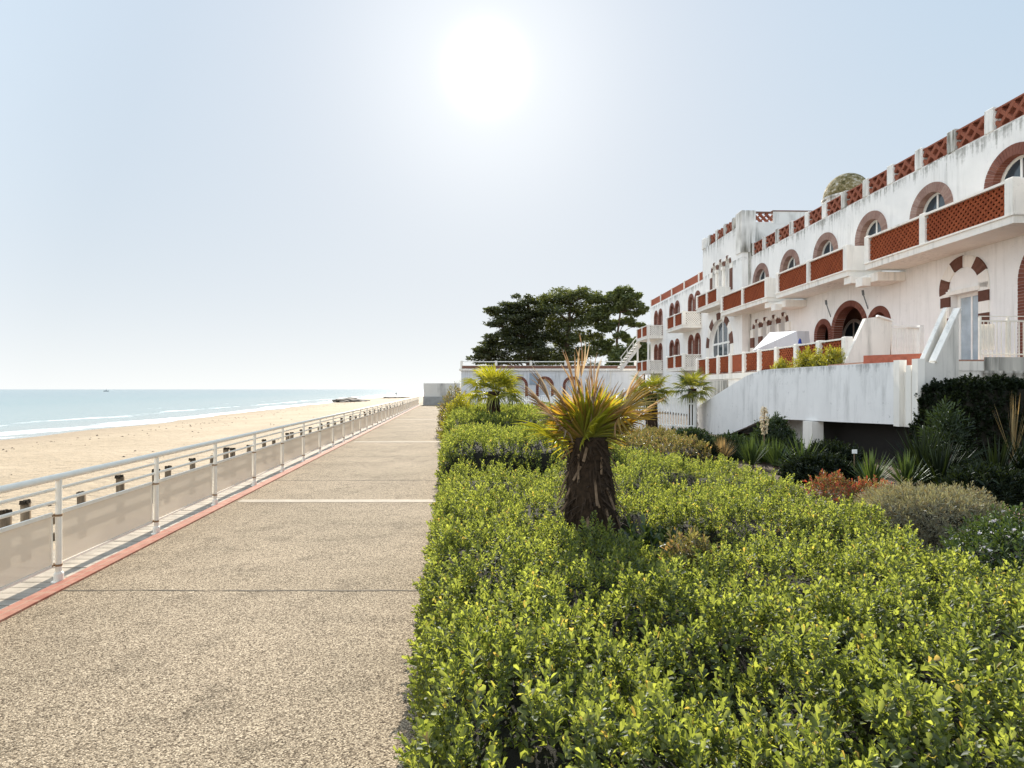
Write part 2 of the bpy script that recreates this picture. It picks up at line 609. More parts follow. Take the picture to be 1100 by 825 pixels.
M['palm_green'] = leafmat('palm_green', (0.10, 0.12, 0.025), (0.23, 0.24, 0.045), None, 0, 0.5, 0.05, (1.5, 1.35, 0.35))
M['palm_lime'] = leafmat('palm_lime', (0.22, 0.24, 0.03), (0.40, 0.38, 0.06), None, 0, 0.5, 0.04, (1.4, 1.3, 0.35))
M['palm_gold'] = leafmat('palm_gold', (0.22, 0.15, 0.03), (0.42, 0.31, 0.07), (0.40, 0.24, 0.10), 0.25, 0.5, 0.04, (1.4, 1.15, 0.35))
M['palm_dry'] = leafmat('palm_dry', (0.21, 0.135, 0.075), (0.37, 0.265, 0.16), (0.52, 0.44, 0.32), 0.35, 0.4, 0.03, (1.2, 0.98, 0.65))
M['cypress'] = leafmat('cypress_foliage', (0.026, 0.034, 0.014), (0.075, 0.085, 0.032), None, 0, 0.4, 0.03, (1.2, 1.2, 0.5))
M['evergreen'] = leafmat('evergreen_foliage', (0.04, 0.052, 0.018), (0.13, 0.145, 0.05), None, 0, 0.5, 0.03, (1.3, 1.25, 0.5))
M['pine'] = leafmat('pine_foliage', (0.06, 0.08, 0.028), (0.16, 0.18, 0.06), None, 0, 0.35, 0.03, (1.2, 1.2, 0.5))
M['skin'] = simple('skin', (0.42, 0.26, 0.19), 0.6, 0.05)
M['cloth'] = simple('dark_clothes', (0.04, 0.045, 0.06), 0.9, 0.2)

#@@SETTING@@
# ------------------------------------------------------------------ setting: ground, promenade, beach, sea
def sheet(name, pts, z, m, kind='structure', nz=None):
    mb = MB()
    mb.add([(p[0], p[1], p[2] if len(p) > 2 else z) for p in pts], [tuple(range(len(pts)))])
    o = mb.build(name, m)
    o['kind'] = kind
    return o


def psheet(name, L0, L1, Y0, Y1, z, m):
    return sheet(name, [prom(L0, Y0, z), prom(L1, Y0, z), prom(L1, Y1, z), prom(L0, Y1, z)], z, m)


# land behind everything
sheet('ground', [tuple(prom(-4.5, -40))[:2], (3500, -40), (3500, 3500), (60, 3500), tuple(prom(-4.5, 240))[:2]], -0.05, M['land'])
psheet('promenade_pavement', -3.67, 0.25, -12, 71.4, 0.0, M['aggregate'])
# joints and bands laid in the promenade
for y, w in ((10.0, 0.24), (21.3, 0.32), (37.2, 0.4), (55, 0.4)):
    o = psheet('pavement_line', -3.6 if y < 12 else -3.5, 0.0, y, y + w, 0.004, M['band'])
for y, w in ((5.62, 0.022), (12.4, 0.025), (16.8, 0.025), (29.5, 0.03)):
    mbj = MB()
    xs = np.linspace(-3.66, 0.0, 60)
    lo, hi = [], []
    for L in xs:
        c_ = y + 0.012 * mnoise.noise((L * 2.5, y, 0)) + 0.006 * mnoise.noise((L * 11, y, 3))
        h_ = w * (0.5 + 0.45 * mnoise.noise((L * 5, y, 7)))
        lo.append(prom(L, c_ - h_, 0.004)); hi.append(prom(L, c_ + h_, 0.004))
    mbj.add(lo + hi, [(i, i + 1, 61 + i, 60 + i) for i in range(59)])
    o = mbj.build('pavement_line', M['joint'])
    o['kind'] = 'structure'
# kerb strip
ang = math.atan2(1, PS)
kb = MB()
n = 84
kb.box(0, 84.0, -0.085, 0.085, -0.03, 0.02)
k_o = kb.build('kerb_strip', M['kerb'])
k_o.location = prom(-3.755, -12, 0)
k_o.rotation_euler = (0, 0, ang)
k_o['kind'] = 'structure'
# boardwalk boards outside the kerb: one sheet of boards
db = MB()
y = -12.0
while y < 71:
    w = 0.143
    a, b, c, d = prom(-4.62, y), prom(-3.845, y), prom(-3.845, y + w), prom(-4.62, y + w)
    dz = random.uniform(-0.003, 0.003)
    db.add([(p.x, p.y, zz + dz) for zz in (-0.04, 0.005) for p in (a, b, c, d)],
           [(0, 3, 2, 1), (4, 5, 6, 7), (0, 1, 5, 4), (1, 2, 6, 5), (2, 3, 7, 6), (3, 0, 4, 7)])
    y += 0.158
o = db.build('boardwalk_path', M['deck'])
o['kind'] = 'structure'
bm_ = MB()
q = [prom(-4.72, -12), prom(-4.60, -12), prom(-4.60, 71), prom(-4.72, 71)]
bm_.slab([(p.x, p.y) for p in q], -1.6, -0.01)
o = bm_.build('sea_wall', M['band'])
o['kind'] = 'structure'

# beach: a gently rolling sheet sloping to the water
Ls = np.concatenate([np.linspace(-4.65, -31, 90), np.linspace(-32, -75, 12)])
Ys = np.concatenate([np.linspace(-25, 60, 240), np.linspace(61, 290, 120)])
vs = []
for y in Ys:
    for L in Ls:
        t = (-L - 4.65) / 26.0
        z = -0.95 - 0.62 * t if t < 1 else -1.57 - 0.06 * (t - 1) * 26
        shore = 1.0
        z += 0.05 * mnoise.noise((L * 0.22, y * 0.12, 1.0)) + 0.022 * mnoise.noise((L * 1.3, y * 1.0, 5.0)) * (1 if t < 0.9 else 0.2)
        bend = max(0.0, (y - 200)) ** 2 * 0.0012
        p = prom(L + bend, y)
        vs.append((p.x, p.y, z))
nl, ny = len(Ls), len(Ys)
idx = np.arange(nl * ny).reshape(ny, nl)
fs = np.stack([idx[:-1, :-1], idx[:-1, 1:], idx[1:, 1:], idx[1:, :-1]], -1).reshape(-1, 4)[:, ::-1]
o = link('beach', np_mesh('beach', np.array(vs), fs, M['sand'], True))
o['kind'] = 'structure'
# sea
o = sheet('sea', [(-9000, -300), (40, -300), tuple(prom(-15, 235))[:2], (90, 330), (1500, 2600), (4000, 9000), (-9000, 9000)], -1.57, M['sea'])

# seaweed line and shells on the sand: uncountable litter
lv, lf = [], []
for i in range(420):
    if random.random() < 0.5:
        L = -random.gauss(24.5, 0.9)
    else:
        L = -random.uniform(8, 28)
    y = random.uniform(5, 150)
    p = prom(L, y)
    t = (-L - 4.65) / 26.0
    z = -0.95 - 0.62 * t + 0.02
    s = random.uniform(0.02, 0.09)
    a = random.uniform(0, PI)
    dx, dy = math.cos(a) * s * 1.6, math.sin(a) * s * 1.6
    o_ = len(lv)
    lv += [(p.x - dx, p.y - dy, z - .02), (p.x + dy * .5, p.y - dx * .5, z), (p.x + dx, p.y + dy, z - .02), (p.x - dy * .5, p.y + dx * .5, z), (p.x, p.y, z + s * 0.45)]
    lf += [(o_, o_ + 1, o_ + 4), (o_ + 1, o_ + 2, o_ + 4), (o_ + 2, o_ + 3, o_ + 4), (o_ + 3, o_, o_ + 4)]
mb = MB(); mb.v, mb.f = lv, lf
o = mb.build('seaweed_litter', M['weed'])
tag(o, 'dark seaweed scraps scattered along the tide line of the sand', 'seaweed', kind='stuff')

# garden ground
sheet('garden_ground', [tuple(prom(0.25, -8))[:2], (16, -8), (14.5, 60), tuple(prom(0.25, 60))[:2]], 0.03, M['soil'])
sheet('garden_path', [(7.55, 8.55), (12.5, 8.7), (12.5, 9.75), (7.35, 9.5)], 0.045, M['path'])

# ------------------------------------------------------------------ seafront railing
rail = empty('seafront_railing', prom(-3.87, 5.87), 'long white steel railing with beige mesh panels along the promenade edge', 'railing')
rail_M = Matrix.Rotation(ang, 4, 'Z')
rail.rotation_euler = (0, 0, ang)         # local x runs along the promenade, local y to the sea
STEP = 1.955
i0, i1 = -4, 33
prof = [(0.062, 0), (0.062, 0.012), (0.042, 0.016), (0.042, 0.085), (0.034, 0.10), (0.028, 0.105), (0.028, 1.02)]
mbp = MB().lathe(prof, 14)
post_me = mbp.mesh('post', M['metal'], False)
pw = STEP - 0.10
mbs = MB()
mbs.box(0.05, 0.05 + pw, 0.040, 0.046, 0.175, 0.655)
panel_me = mbs.mesh('mesh_panel', M['panel'])
mbf = MB()
mbf.box(0.05, 0.05 + pw, 0.030, 0.056, 0.655, 0.69)
mbf.box(0.05, 0.05 + pw, 0.030, 0.056, 0.15, 0.175)
mbf.box(0.034, 0.0505, 0.031, 0.055, 0.15, 0.69)
mbf.box(0.0495 + pw, 0.066 + pw, 0.031, 0.055, 0.15, 0.69)
frame_me = mbf.mesh('panel_frame', M['metal'])
mbr = MB()
mbr.tube([(-0.002, 0, -0.010), (-0.002, 0, 0.010)], 0.033, 12)
mbr.box(-0.05, 0.05, 0.026, 0.06, -0.008, 0.008)
rust_me = mbr.mesh('clamp', M['rust'])
for i in range(i0, i1 + 1):
    x = i * STEP
    po = link('post', post_me, rail, (x, 0, 0))
    for z in (0.17, 0.66):
        link('clamp', rust_me, po, (0, 0, z))
    if i < i1:
        pn = link('mesh_panel', panel_me, rail, (x, 0, 0))
        link('panel_frame', frame_me, pn)
MB().tube([(i0 * STEP - 0.1, 0, 1.035), (i1 * STEP + 0.1, 0, 1.035)], 0.034, 14).build('top_rail', M['metal'], rail, True)
for z in (0.915, 0.79):
    MB().tube([(i0 * STEP, 0.036, z), (i1 * STEP, 0.036, z)], 0.017, 10).build('mid_rail', M['metal'], rail, True)

# ------------------------------------------------------------------ timber piles of the breakwater
pile_me = []
for s in range(5):
    r_ = random.Random(s)
    mb = MB()
    w = 0.047 + 0.009 * r_.random()
    h = 0.54 + 0.05 * r_.uniform(-1, 1)
    vs, fs = [], []
    n = 10
    for z in (-1.6, -0.6, 0, h - 0.02):
        for k in range(n):
            a = 2 * PI * k / n
            rr = w * (1 + 0.12 * math.sin(3 * a + s) + 0.05 * r_.uniform(-1, 1))
            vs.append((rr * math.cos(a), rr * math.sin(a), z))
    for i in range(3):
        for k in range(n):
            k2 = (k + 1) % n
            fs.append((i * n + k, i * n + k2, (i + 1) * n + k2, (i + 1) * n + k))
    fs.append(tuple(3 * n + k for k in range(n)))
    mb.add(vs, fs)
    cap = MB()
    for j in range(16):
        a, rr = r_.uniform(0, 2 * PI), r_.uniform(0.0, w * 1.0)
        s_ = r_.uniform(0.012, 0.026)
        cap.tube([(rr * math.cos(a), rr * math.sin(a), h - 0.03), (rr * math.cos(a) * 1.15, rr * math.sin(a) * 1.15, h + s_ * 0.6)], [s_, s_ * 0.5], 6)
    pile_me.append((mb.mesh('timber_pile', M['wood'], True), cap.mesh('seaweed_cap', M['weed'])))
pys = [5.3, 6.6, 6.93, 7.95, 8.92, 9.94, 10.3, 11.35, 12.3, 13.1, 13.5, 14.56, 15.7, 16.6, 17.9, 18.3, 19.6, 20.7, 22.0, 22.5, 24.0, 25.2, 26.8, 27.3, 29, 30.5, 32, 33.8, 34.4, 36, 38, 40, 41, 43.5, 46, 48, 51, 54, 57, 60]
for i, y in enumerate(pys):
    me, cp = pile_me[(i * 3) % 5]
    o = link('timber_pile', me, None, prom(-4.92 + random.uniform(-.03, .03), y, random.uniform(-0.03, 0.03)))
    o.rotation_euler = (random.uniform(-.03, .03), random.uniform(-.03, .03), random.uniform(0, 6))
    tag(o, 'weathered timber pile with seaweed crusted top just behind the promenade railing', 'pile', 'timber piles behind the railing')
    link('seaweed_cap', cp, o)
wl = empty('timber_waler', prom(-5.0, 5), 'horizontal timber beams fixed along the row of breakwater piles', 'beam')
for z in (0.03, 0.24):
    a, b = prom(-5.03, -6, z) - Vector(wl.location), prom(-5.03, 62, z) - Vector(wl.location)
    MB().bar((a.x, a.y, z), (b.x, b.y, z), 0.05, 0.09).build('beam', M['wood'], wl)

#@@HOTEL@@
# ------------------------------------------------------------------ the hotel
HA = math.atan2(1, -0.03125)
hotel = empty('hotel', (14.5 - 0.03125 * 35, 35, 0), 'long white seafront hotel with red brick arches, terracotta lattice balconies and a square tower', 'hotel', rz=HA)
HM = Matrix.Translation((-35, 0, 0))      # local x = distance along the facade - 35, y = out to the sea
SH = Vector((-35, 0, 0))


def hb():
    return MB(HM)


def arch(cx, w, z0, zs, r=None, n=18, stilt=0.0):
    """closed outline: jambs up from z0 to spring zs then round arch of half-width w"""
    pts = [(cx - w, z0), (cx + w, z0)]
    for i in range(n + 1):
        a = PI * i / n
        pts.append((cx + w * math.cos(a), zs + w * math.sin(a)))
    return pts


def horseshoe(cx, r, zc, z0, w0, n=28, a0=-35):
    pts = [(cx - w0, z0), (cx + w0, z0)]
    for i in range(n + 1):
        a = R(a0) + (PI - 2 * R(a0)) * i / n
        pts.append((cx + r * math.cos(a), zc + r * math.sin(a)))
    return pts


def vous(mb, cx, cz, r0, r1, y0, y1, a0, a1, n, gap=0.06, pick=None, seg=1):
    """wedge blocks of an arch between angles a0..a1 in degrees"""
    for i in range(n):
        if pick is not None and not pick(i):
            continue
        t0 = R(a0 + (a1 - a0) * (i + gap / 2) / n)
        t1 = R(a0 + (a1 - a0) * (i + 1 - gap / 2) / n)
        for s in range(seg):
            b0, b1 = t0 + (t1 - t0) * s / seg, t0 + (t1 - t0) * (s + 1) / seg
            pl = [(cx + r0 * math.cos(b0), cz + r0 * math.sin(b0)), (cx + r1 * math.cos(b0), cz + r1 * math.sin(b0)),
                  (cx + r1 * math.cos(b1), cz + r1 * math.sin(b1)), (cx + r0 * math.cos(b1), cz + r0 * math.sin(b1))]
            mb.prism(pl, y0, y1)


def arch_ring(cx, cz, r0, r1, y0, y1, n=20):
    a = [(cx + r1 * math.cos(PI * i / n), cz + r1 * math.sin(PI * i / n)) for i in range(n + 1)]
    b = [(cx + r0 * math.cos(PI * i / n), cz + r0 * math.sin(PI * i / n)) for i in range(n, -1, -1)]
    return a + b


def add_window(cx, w, z0, zs, y, mull=1, trans=None, fw=0.10, parent=hotel, head=True, kind='window'):
    """arched frame with glazing bars and a pane, set back at depth y"""
    out = arch(cx, w, z0, zs)
    inn = arch(cx, w - fw, z0 + fw, zs)
    fr = plate(out, [inn], y - 0.05, y, kind, M['frame'], parent, SH)
    mb = hb()
    for i in range(mull):
        x = cx - w + 2 * w * (i + 1) / (mull + 1)
        mb.box(x - 0.035, x + 0.035, y - 0.045, y - 0.004, z0 + fw, zs + math.sqrt(max(0.01, (w - fw) ** 2 - (x - cx) ** 2)) - 0.01)
    if trans is not None:
        mb.box(cx - w + fw, cx + w - fw, y - 0.047, y - 0.006, trans - 0.03, trans + 0.03)
    if mb.f:
        mb.build('glazing_bar', M['frame'], fr)
    plate(arch(cx, w - fw + 0.01, z0 + fw - 0.01, zs), [], y - 0.035, y - 0.025, 'pane', M['glass'], fr, SH)
    return fr


def add_surround(cx, r0, r1, z0, zs, n, m=None, y0=-0.30, y1=0.03, gap=0.10, jamb=True, parent=hotel):
    """brick-lined arch: radial bricks over a mortar ring, and brick jambs"""
    m = m or M['brick']
    mb = hb()
    vous(mb, cx, zs, r0, r1, y0, y1, 0, 180, n, gap)
    if jamb:
        nz_ = max(1, int((zs - z0) / 0.085))
        for sgn in (-1, 1):
            for i in range(nz_):
                a = z0 + (zs - z0) * i / nz_ + 0.006
                b = z0 + (zs - z0) * (i + 1) / nz_ - 0.006
                x0, x1 = sorted((cx + sgn * r0, cx + sgn * r1))
                mb.box(x0, x1, y0, y1 - (0.004 if i % 2 else 0), a, b)
    o = mb.build('arch_surround', m, parent)
    mo = hb()
    mo.prism(arch_ring(cx, zs, r0 + 0.008, r1 - 0.008, 0, 0)[:], y0 + 0.005, y1 - 0.012)
    if jamb:
        for sgn in (-1, 1):
            x0, x1 = sorted((cx + sgn * (r0 + 0.008), cx + sgn * (r1 - 0.008)))
            mo.box(x0, x1, y0 + 0.005, y1 - 0.012, z0, zs - 0.001)
    mo.build('mortar', M['mortar'], o)
    return o


_lat = {}


def lattice_mesh(w, h, pitch, bar, m, t=0.07, backing=None, key=''):
    k = (round(w, 3), round(h, 3), pitch, bar, m.name, key)
    if k in _lat:
        return _lat[k]
    mb = MB()
    for sgn, y0, y1 in ((1, -t / 2, t / 2 - 0.004), (-1, -t / 2 + 0.004, t / 2)):
        nn = int((w + h) / pitch) + 2
        off = ((w + h) / pitch - int((w + h) / pitch)) * pitch / 2
        for i in range(-1, nn):
            c = -h + off + i * pitch if sgn == 1 else off + i * pitch
            # line x = c + sgn*z , z in 0..h
            if sgn == 1:
                z0, z1 = max(0, -c), min(h, w - c)
                if z1 - z0 < bar * 0.6:
                    continue
                a, b = (c + z0, 0, z0), (c + z1, 0, z1)
            else:
                z0, z1 = max(0, c - w), min(h, c)
                if z1 - z0 < bar * 0.6:
                    continue
                a, b = (c - z0, 0, z0), (c - z1, 0, z1)
            d = Vector((b[0] - a[0], 0, b[2] - a[2])).normalized()
            nrm = Vector((-d.z, 0, d.x)) * bar / 2
            A, B = Vector(a), Vector(b)
            mb.prism([((A - nrm).x, (A - nrm).z), ((B - nrm).x, (B - nrm).z), ((B + nrm).x, (B + nrm).z), ((A + nrm).x, (A + nrm).z)], y0, y1)
    _lat[k] = mb.mesh('lattice_panel', m)
    return _lat[k]


def lattice(parent, x0, x1, y, z0, z1, pitch, bar, m, name='lattice_panel', rz=0.0, t=0.07):
    me = lattice_mesh(x1 - x0, z1 - z0, pitch, bar, m, t)
    o = link(name, me, parent, (x0 - 35, y, z0))
    return o


# --- main wall with real openings
UPW = [16.6 + 3.14 * k for k in range(-2, 6)]       # upper arched windows
holes = [arch(s, 0.70, 6.36, 7.75) for s in UPW]
LOG = [(24.3, 1.03, 4.25), (26.2, 0.46, 4.30), (22.4, 0.46, 4.34)]
for s, w, zs in LOG:
    holes.append(arch(s, w, 2.68, zs))
holes.append([(17.78, 2.68), (18.86, 2.68), (18.86, 4.86), (17.78, 4.86)])         # door with banded arch
holes.append(arch(15.1, 1.05, 2.68, 4.85))                                          # big arch at the near end
BAND = [29.75, 30.75, 31.75, 32.75]
for s in BAND:
    holes.append(arch(s, 0.30, 3.7, 5.25))
plate([(9, 0), (33.5, 0), (33.5, 9.36), (9, 9.36)], holes, -0.35, 0.0, 'wall', M['plaster'], hotel, SH)
for s in UPW:
    add_window(s, 0.70, 6.36, 7.75, -0.22, 1, 7.75)
    add_surround(s, 0.66, 0.97, 6.36, 7.75, 26, M['brick_worn'] if s > 18 else M['brick'], -0.19, 0.035)
# loggia arches
for s, w, zs in LOG:
    add_surround(s, w - 0.01, w + 0.23, 2.68, zs, 30 if w > 0.8 else 18, M['brick'], -0.34, 0.03)
mb = hb()
mb.box(21.3, 29.0, -1.95, -1.75, 2.6, 5.9)      # back wall of the loggia
mb.box(21.1, 21.3, -1.95, -0.36, 2.6, 5.9)
mb.box(29.0, 29.2, -1.95, -0.36, 2.6, 5.9)
mb.box(21.1, 29.2, -1.95, -0.36, 5.9, 6.05)
mb.build('loggia_wall', simple('dark_brown_loggia', (0.20, 0.11, 0.08), 0.9, 0.15), hotel)  # dark reddish brown over the whole inside
add_window(26.7, 0.85, 2.70, 4.2, -1.66, 1, 4.15, 0.14, kind='glazed_door')
# banded door
fr = plate([(17.78, 2.68), (18.86, 2.68), (18.86, 4.86), (17.78, 4.86)], [[(17.88, 2.78), (18.76, 2.78), (18.76, 4.76), (17.88, 4.76)]], -0.28, -0.22, 'glazed_door', M['frame'], hotel, SH)
plate([(17.87, 2.77), (18.77, 2.77), (18.77, 4.77), (17.87, 4.77)], [], -0.26, -0.245, 'pane', simple('sky_reflection_glass', (0.40, 0.47, 0.52), 0.08, 0.15, 3, 0.02, 0.8), fr, SH)  # pale blue base paints the sky's reflection into the pane
hb().box(18.30, 18.36, -0.275, -0.225, 2.78, 4.76).build('glazing_bar', M['frame'], fr)


def banded(cx, cz, r0, r1, y0, y1, a0, a1, n, jamb=None, seg=4, extra=None, name='banded_arch'):
    """one arch of alternating brick and plaster blocks, with its banded jambs, as one mesh"""
    vs, fs, mi = [], [], []

    def take(mb, red):
        o = len(vs)
        vs.extend(mb.v)
        fs.extend([tuple(i + o for i in f) for f in mb.f])
        mi.extend([0 if red else 1] * len(mb.f))
    for i in range(n):
        mb = hb()
        red = i % 2 == 0
        vous(mb, cx, cz, r0, r1 if red else r1 - 0.015, y0, y1 if red else y1 - 0.006, a0, a1, n, 0.0, lambda k_: k_ == i, seg)
        take(mb, red)
    for (x0, x1, z0, z1, red) in (jamb or []):
        mb = hb()
        mb.box(x0, x1, y0, y1 if red else y1 - 0.006, z0, z1)
        take(mb, red)
    for q in (extra or []):
        mb = hb()
        mb.box(*q)
        take(mb, False)
    me = bpy.data.meshes.new(name)
    me.from_pydata(vs, [], fs)
    me.materials.append(M['brick_brown'])
    me.materials.append(M['trim'])
    me.polygons.foreach_set('material_index', mi)
    bm = bmesh.new(); bm.from_mesh(me)
    bmesh.ops.recalc_face_normals(bm, faces=bm.faces)
    bm.to_mesh(me); bm.free()
    return link(name, me, hotel)


jb = []
for z0, z1, red in ((2.7, 3.45, 0), (3.45, 4.15, 1), (4.15, 4.5, 0), (4.5, 4.82, 1), (4.82, 5.06, 0)):
    for x0, x1 in ((17.40, 17.76), (18.88, 19.26)):
        jb.append((x0, x1, z0, z1, red))
banded(18.35, 5.06, 0.60, 0.96, -0.02, 0.05, -10, 190, 6, jb, 5, [(17.70, 19.0, -0.02, 0.07, 4.86, 4.99)])
# near end arch (only its edge is in view)
add_surround(15.1, 1.04, 1.34, 2.68, 4.85, 34, M['brick'], -0.34, 0.03)
add_window(15.1, 1.05, 2.70, 4.85, -0.3, 2, 4.8, 0.1, kind='glazed_door')
# row of four narrow windows with banded heads
for s in BAND:
    add_window(s, 0.30, 3.7, 5.25, -0.2, 0, 5.2, 0.05)
for s in BAND:
    banded(s, 5.25, 0.31, 0.49, -0.02, 0.06, 0, 180, 5)
for s in [BAND[0] - 0.5] + [b + 0.5 for b in BAND]:
    banded(s, 5.2, 0, 0, -0.02, 0.09, 0, 1, 0, [(s - 0.19, s + 0.19, z0, z1, red) for z0, z1, red in ((3.2, 3.75, 1), (3.75, 4.2, 0), (4.2, 4.75, 1), (4.75, 5.2, 0))], name='banded_pier')

# --- body of the building: side and back walls, roof
mb = hb()
mb.box(9.0, 9.35, -9.5, -0.36, 0, 9.36)
mb.box(9.0, 55.0, -9.9, -9.5, 0, 9.36)
mb.build('back_wall', M['plaster'], hotel)
hb().box(9.0, 33.4, -9.49, -0.1, 9.364, 9.40).build('roof', M['roof'], hotel)

# --- roof parapet of the main wing
hb().box(9.0, 33.45, -0.30, 0.0, 9.363, 9.40).build('parapet_base', M['plaster_dirty'], hotel)
pm = MB().cap_box(-0.16, 0.16, -0.30, 0.025, 0.0, 0.68).mesh('parapet_pillar', M['plaster_dirty'])
s = 33.35
pp = []
while s > 9:
    link('parapet_pillar', pm, hotel, (s - 35, 0, 9.40))
    pp.append(s)
    s -= 1.45
for a in pp[1:]:
    o = lattice(hotel, a + 0.16, a + 1.29, -0.14, 9.42, 9.96, 0.42, 0.10, M['terracotta_rail'], 'parapet_lattice', t=0.22)
rm = MB().box(0, 1.13, -0.12, 0.12, 0, 0.05).mesh('lattice_rail', M['terracotta_rail'])
for a in pp[1:]:
    o = [c for c in hotel.children if c.name.startswith('parapet_lattice') and abs(c.location.x - (a + 0.16 - 35)) < 0.01][0]
    link('lattice_rail', rm, o, (0, 0, 0.54))
    link('lattice_rail', rm, o, (0, 0, -0.016 - 0.03))


# --- balconies
def balcony(s0, s1, zb, p, cuts, near='solid', th=0.2, h=0.88, far=True, pitch=0.17, bar=0.062, grey=False, pitch_near=0.16):
    """slab with corner and middle pillars, lattice fronts; s0 is the end nearer the camera"""
    sl = hb()
    sl.box(s0, s1, 0.004, p, zb, zb + th)
    sl.box(s0 - 0.04, s1 + 0.04, 0.004, p + 0.04, zb + th, zb + th + 0.05)
    b = sl.build('balcony', M['trim'], hotel)
    z0, z1 = zb + th + 0.05, zb + th + 0.05 + h
    pl = MB().cap_box(-0.12, 0.12, -0.20, 0.025, 0, h + 0.05)
    pme = pl.mesh('pillar', M['trim'])
    edges = [s0 + 0.12] + list(cuts) + [s1 - 0.12]
    for e in edges:
        link('pillar', pme, b, (e - 35, p, z0))
    for a, c in zip(edges[:-1], edges[1:]):
        w = c - a - 0.24
        o = link('lattice_panel', lattice_mesh(w, h - 0.08, pitch, bar, M['terracotta'], 0.035), b, (a + 0.12 - 35, p - 0.05, z0 + 0.01))
        if not grey:
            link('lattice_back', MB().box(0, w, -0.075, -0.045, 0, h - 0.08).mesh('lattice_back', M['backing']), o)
        link('coping', MB().box(0, w, -0.10, 0.10, h - 0.07, h - 0.005).mesh('coping', M['trim']), o)
    w = p - 0.25
    if near == 'solid':
        MB(HM).box(s0 + 0.01, s0 + 0.13, 0.01, p - 0.205, z0, z1).build('end_wall', M['trim'], b)
    else:
        me = lattice_mesh(w, h - 0.1, pitch_near, 0.06, M['trim'], 0.05, key='n')
        o = link('end_lattice', me, b, (s0 + 0.08 - 35, 0.03, z0 + 0.02))
        o.rotation_euler = (0, 0, R(90))
        link('coping', MB().box(0, w, -0.08, 0.08, h - 0.09, h - 0.02).mesh('coping', M['trim']), o)
        link('lattice_back', MB().box(0, w, -0.06, -0.035, 0, h - 0.1).mesh('lattice_back', M['brick']), o)
    return b


PB = 1.3
balcony(15.15, 21.2, 6.12, PB, (18.35,))
balcony(22.25, 27.85, 6.12, PB, (25.0,))
balcony(28.75, 34.6, 6.12, PB, (31.6,))
balcony(9.5, 14.2, 6.12, PB, (11.9,))
balcony(35.0, 38.8, 6.85, PB, (36.9,), h=0.80)
balcony(41.5, 45.5, 6.18, PB, (43.5,), near='lattice')
balcony(41.5, 45.5, 3.20, PB, (43.5,), near='lattice')
eb = balcony(51.0, 55.0, 6.25, PB, (53.0,), near='lattice', grey=True)
balcony(51.0, 55.0, 3.25, PB, (53.0,), near='lattice', grey=True)
for s in (51.1, 54.9):
    hb().box(s - 0.07, s + 0.07, PB - 0.15, PB - 0.01, 0.0, 6.245).build('support_post', M['trim'], eb)
# concrete beam ends under the balcony gaps
for s in (21.7, 28.3):
    mb = hb()
    mb.box(s - 0.75, s + 0.45, 0.004, 1.0, 5.72, 6.02)
    mb.box(s - 0.35, s + 0.05, 1.0, 1.30, 5.60, 5.90)
    mb.box(s + 0.46, s + 0.9, 0.004, 1.22, 5.84, 6.11)
    mb.build('concrete_beam', M['trim'], hotel)
# slim flagpole brackets over the loggia
for s in (23.05, 25.6):
    mb = hb()
    mb.tube([(s, 0.0, 5.0), (s - 0.05, 0.22, 5.55)], 0.02, 8)
    mb.tube([(s - 0.05, 0.22, 5.52), (s - 0.06, 0.25, 5.72)], 0.045, 8)
    mb.build('wall_bracket', M['darkmetal'], hotel)

# --- tower
TP, T0, T1 = 0.52, 33.5, 39.8
TW = [35.55, 36.6, 37.65]
th_ = [horseshoe(36.9, 1.75, 4.45, 2.6, 1.52)] + [arch(s, 0.36, 7.75, 9.35) for s in TW]
plate([(T0, 0), (T1, 0), (T1, 11.2), (T0, 11.2)], th_, TP - 0.35, TP, 'tower_wall', M['plaster'], hotel, SH)
mb = hb()
mb.box(T0, T0 + 0.35, -7.5, TP - 0.352, 0, 11.2)
mb.box(T1 - 0.35, T1, -7.5, TP - 0.352, 0, 11.2)
mb.build('tower_side_wall', M['plaster_dirty'], hotel)
hb().box(T0 + 0.36, T1 - 0.36, -7.5, TP - 0.36, 11.0, 11.15).build('tower_roof', M['roof'], hotel)
# tower window: big horseshoe arch
fr = plate(horseshoe(36.9, 1.75, 4.45, 2.6, 1.52), [horseshoe(36.9, 1.60, 4.45, 2.75, 1.38)], TP - 0.3, TP - 0.22, 'window', M['frame'], hotel, SH)
plate(horseshoe(36.9, 1.62, 4.45, 2.73, 1.40), [], TP - 0.27, TP - 0.255, 'pane', M['glass'], fr, SH)
mb = hb()
for x in (-0.8, 0.0, 0.8):
    mb.box(36.9 + x - 0.06, 36.9 + x + 0.06, TP - 0.295, TP - 0.225, 2.75, 4.45 + math.sqrt(1.6 ** 2 - x * x) - 0.02)
for z in (3.75, 4.75):
    mb.box(35.3, 38.5, TP - 0.292, TP - 0.228, z - 0.06, z + 0.06)
mb.build('glazing_bar', M['frame'], fr)
banded(36.9, 4.45, 1.76, 2.18, TP - 0.02, TP + 0.05, -35, 215, 13)
# tower triple window
for s in TW:
    add_window(s, 0.36, 7.75, 9.35, TP - 0.2, 0, 9.3, 0.05)
for s in TW:
    banded(s, 9.35, 0.37, 0.522, TP - 0.02, TP + 0.06, 0, 180, 5)
for s in (35.0, 38.2):
    banded(s, 9.3, 0, 0, TP - 0.02, TP + 0.055, 0, 1, 0, [(s - 0.17, s + 0.17, 7.75, 9.0, 1), (s - 0.19, s + 0.19, 9.0, 9.3, 0)], name='banded_pier')
for s in (36.075, 37.125):
    mb = hb()
    mb.tube([(s, TP + 0.06, 7.75), (s, TP + 0.06, 9.1)], 0.09, 10)
    mb.box(s - 0.14, s + 0.14, TP - 0.02, TP + 0.17, 9.1, 9.3)
    mb.build('column', M['trim'], hotel)
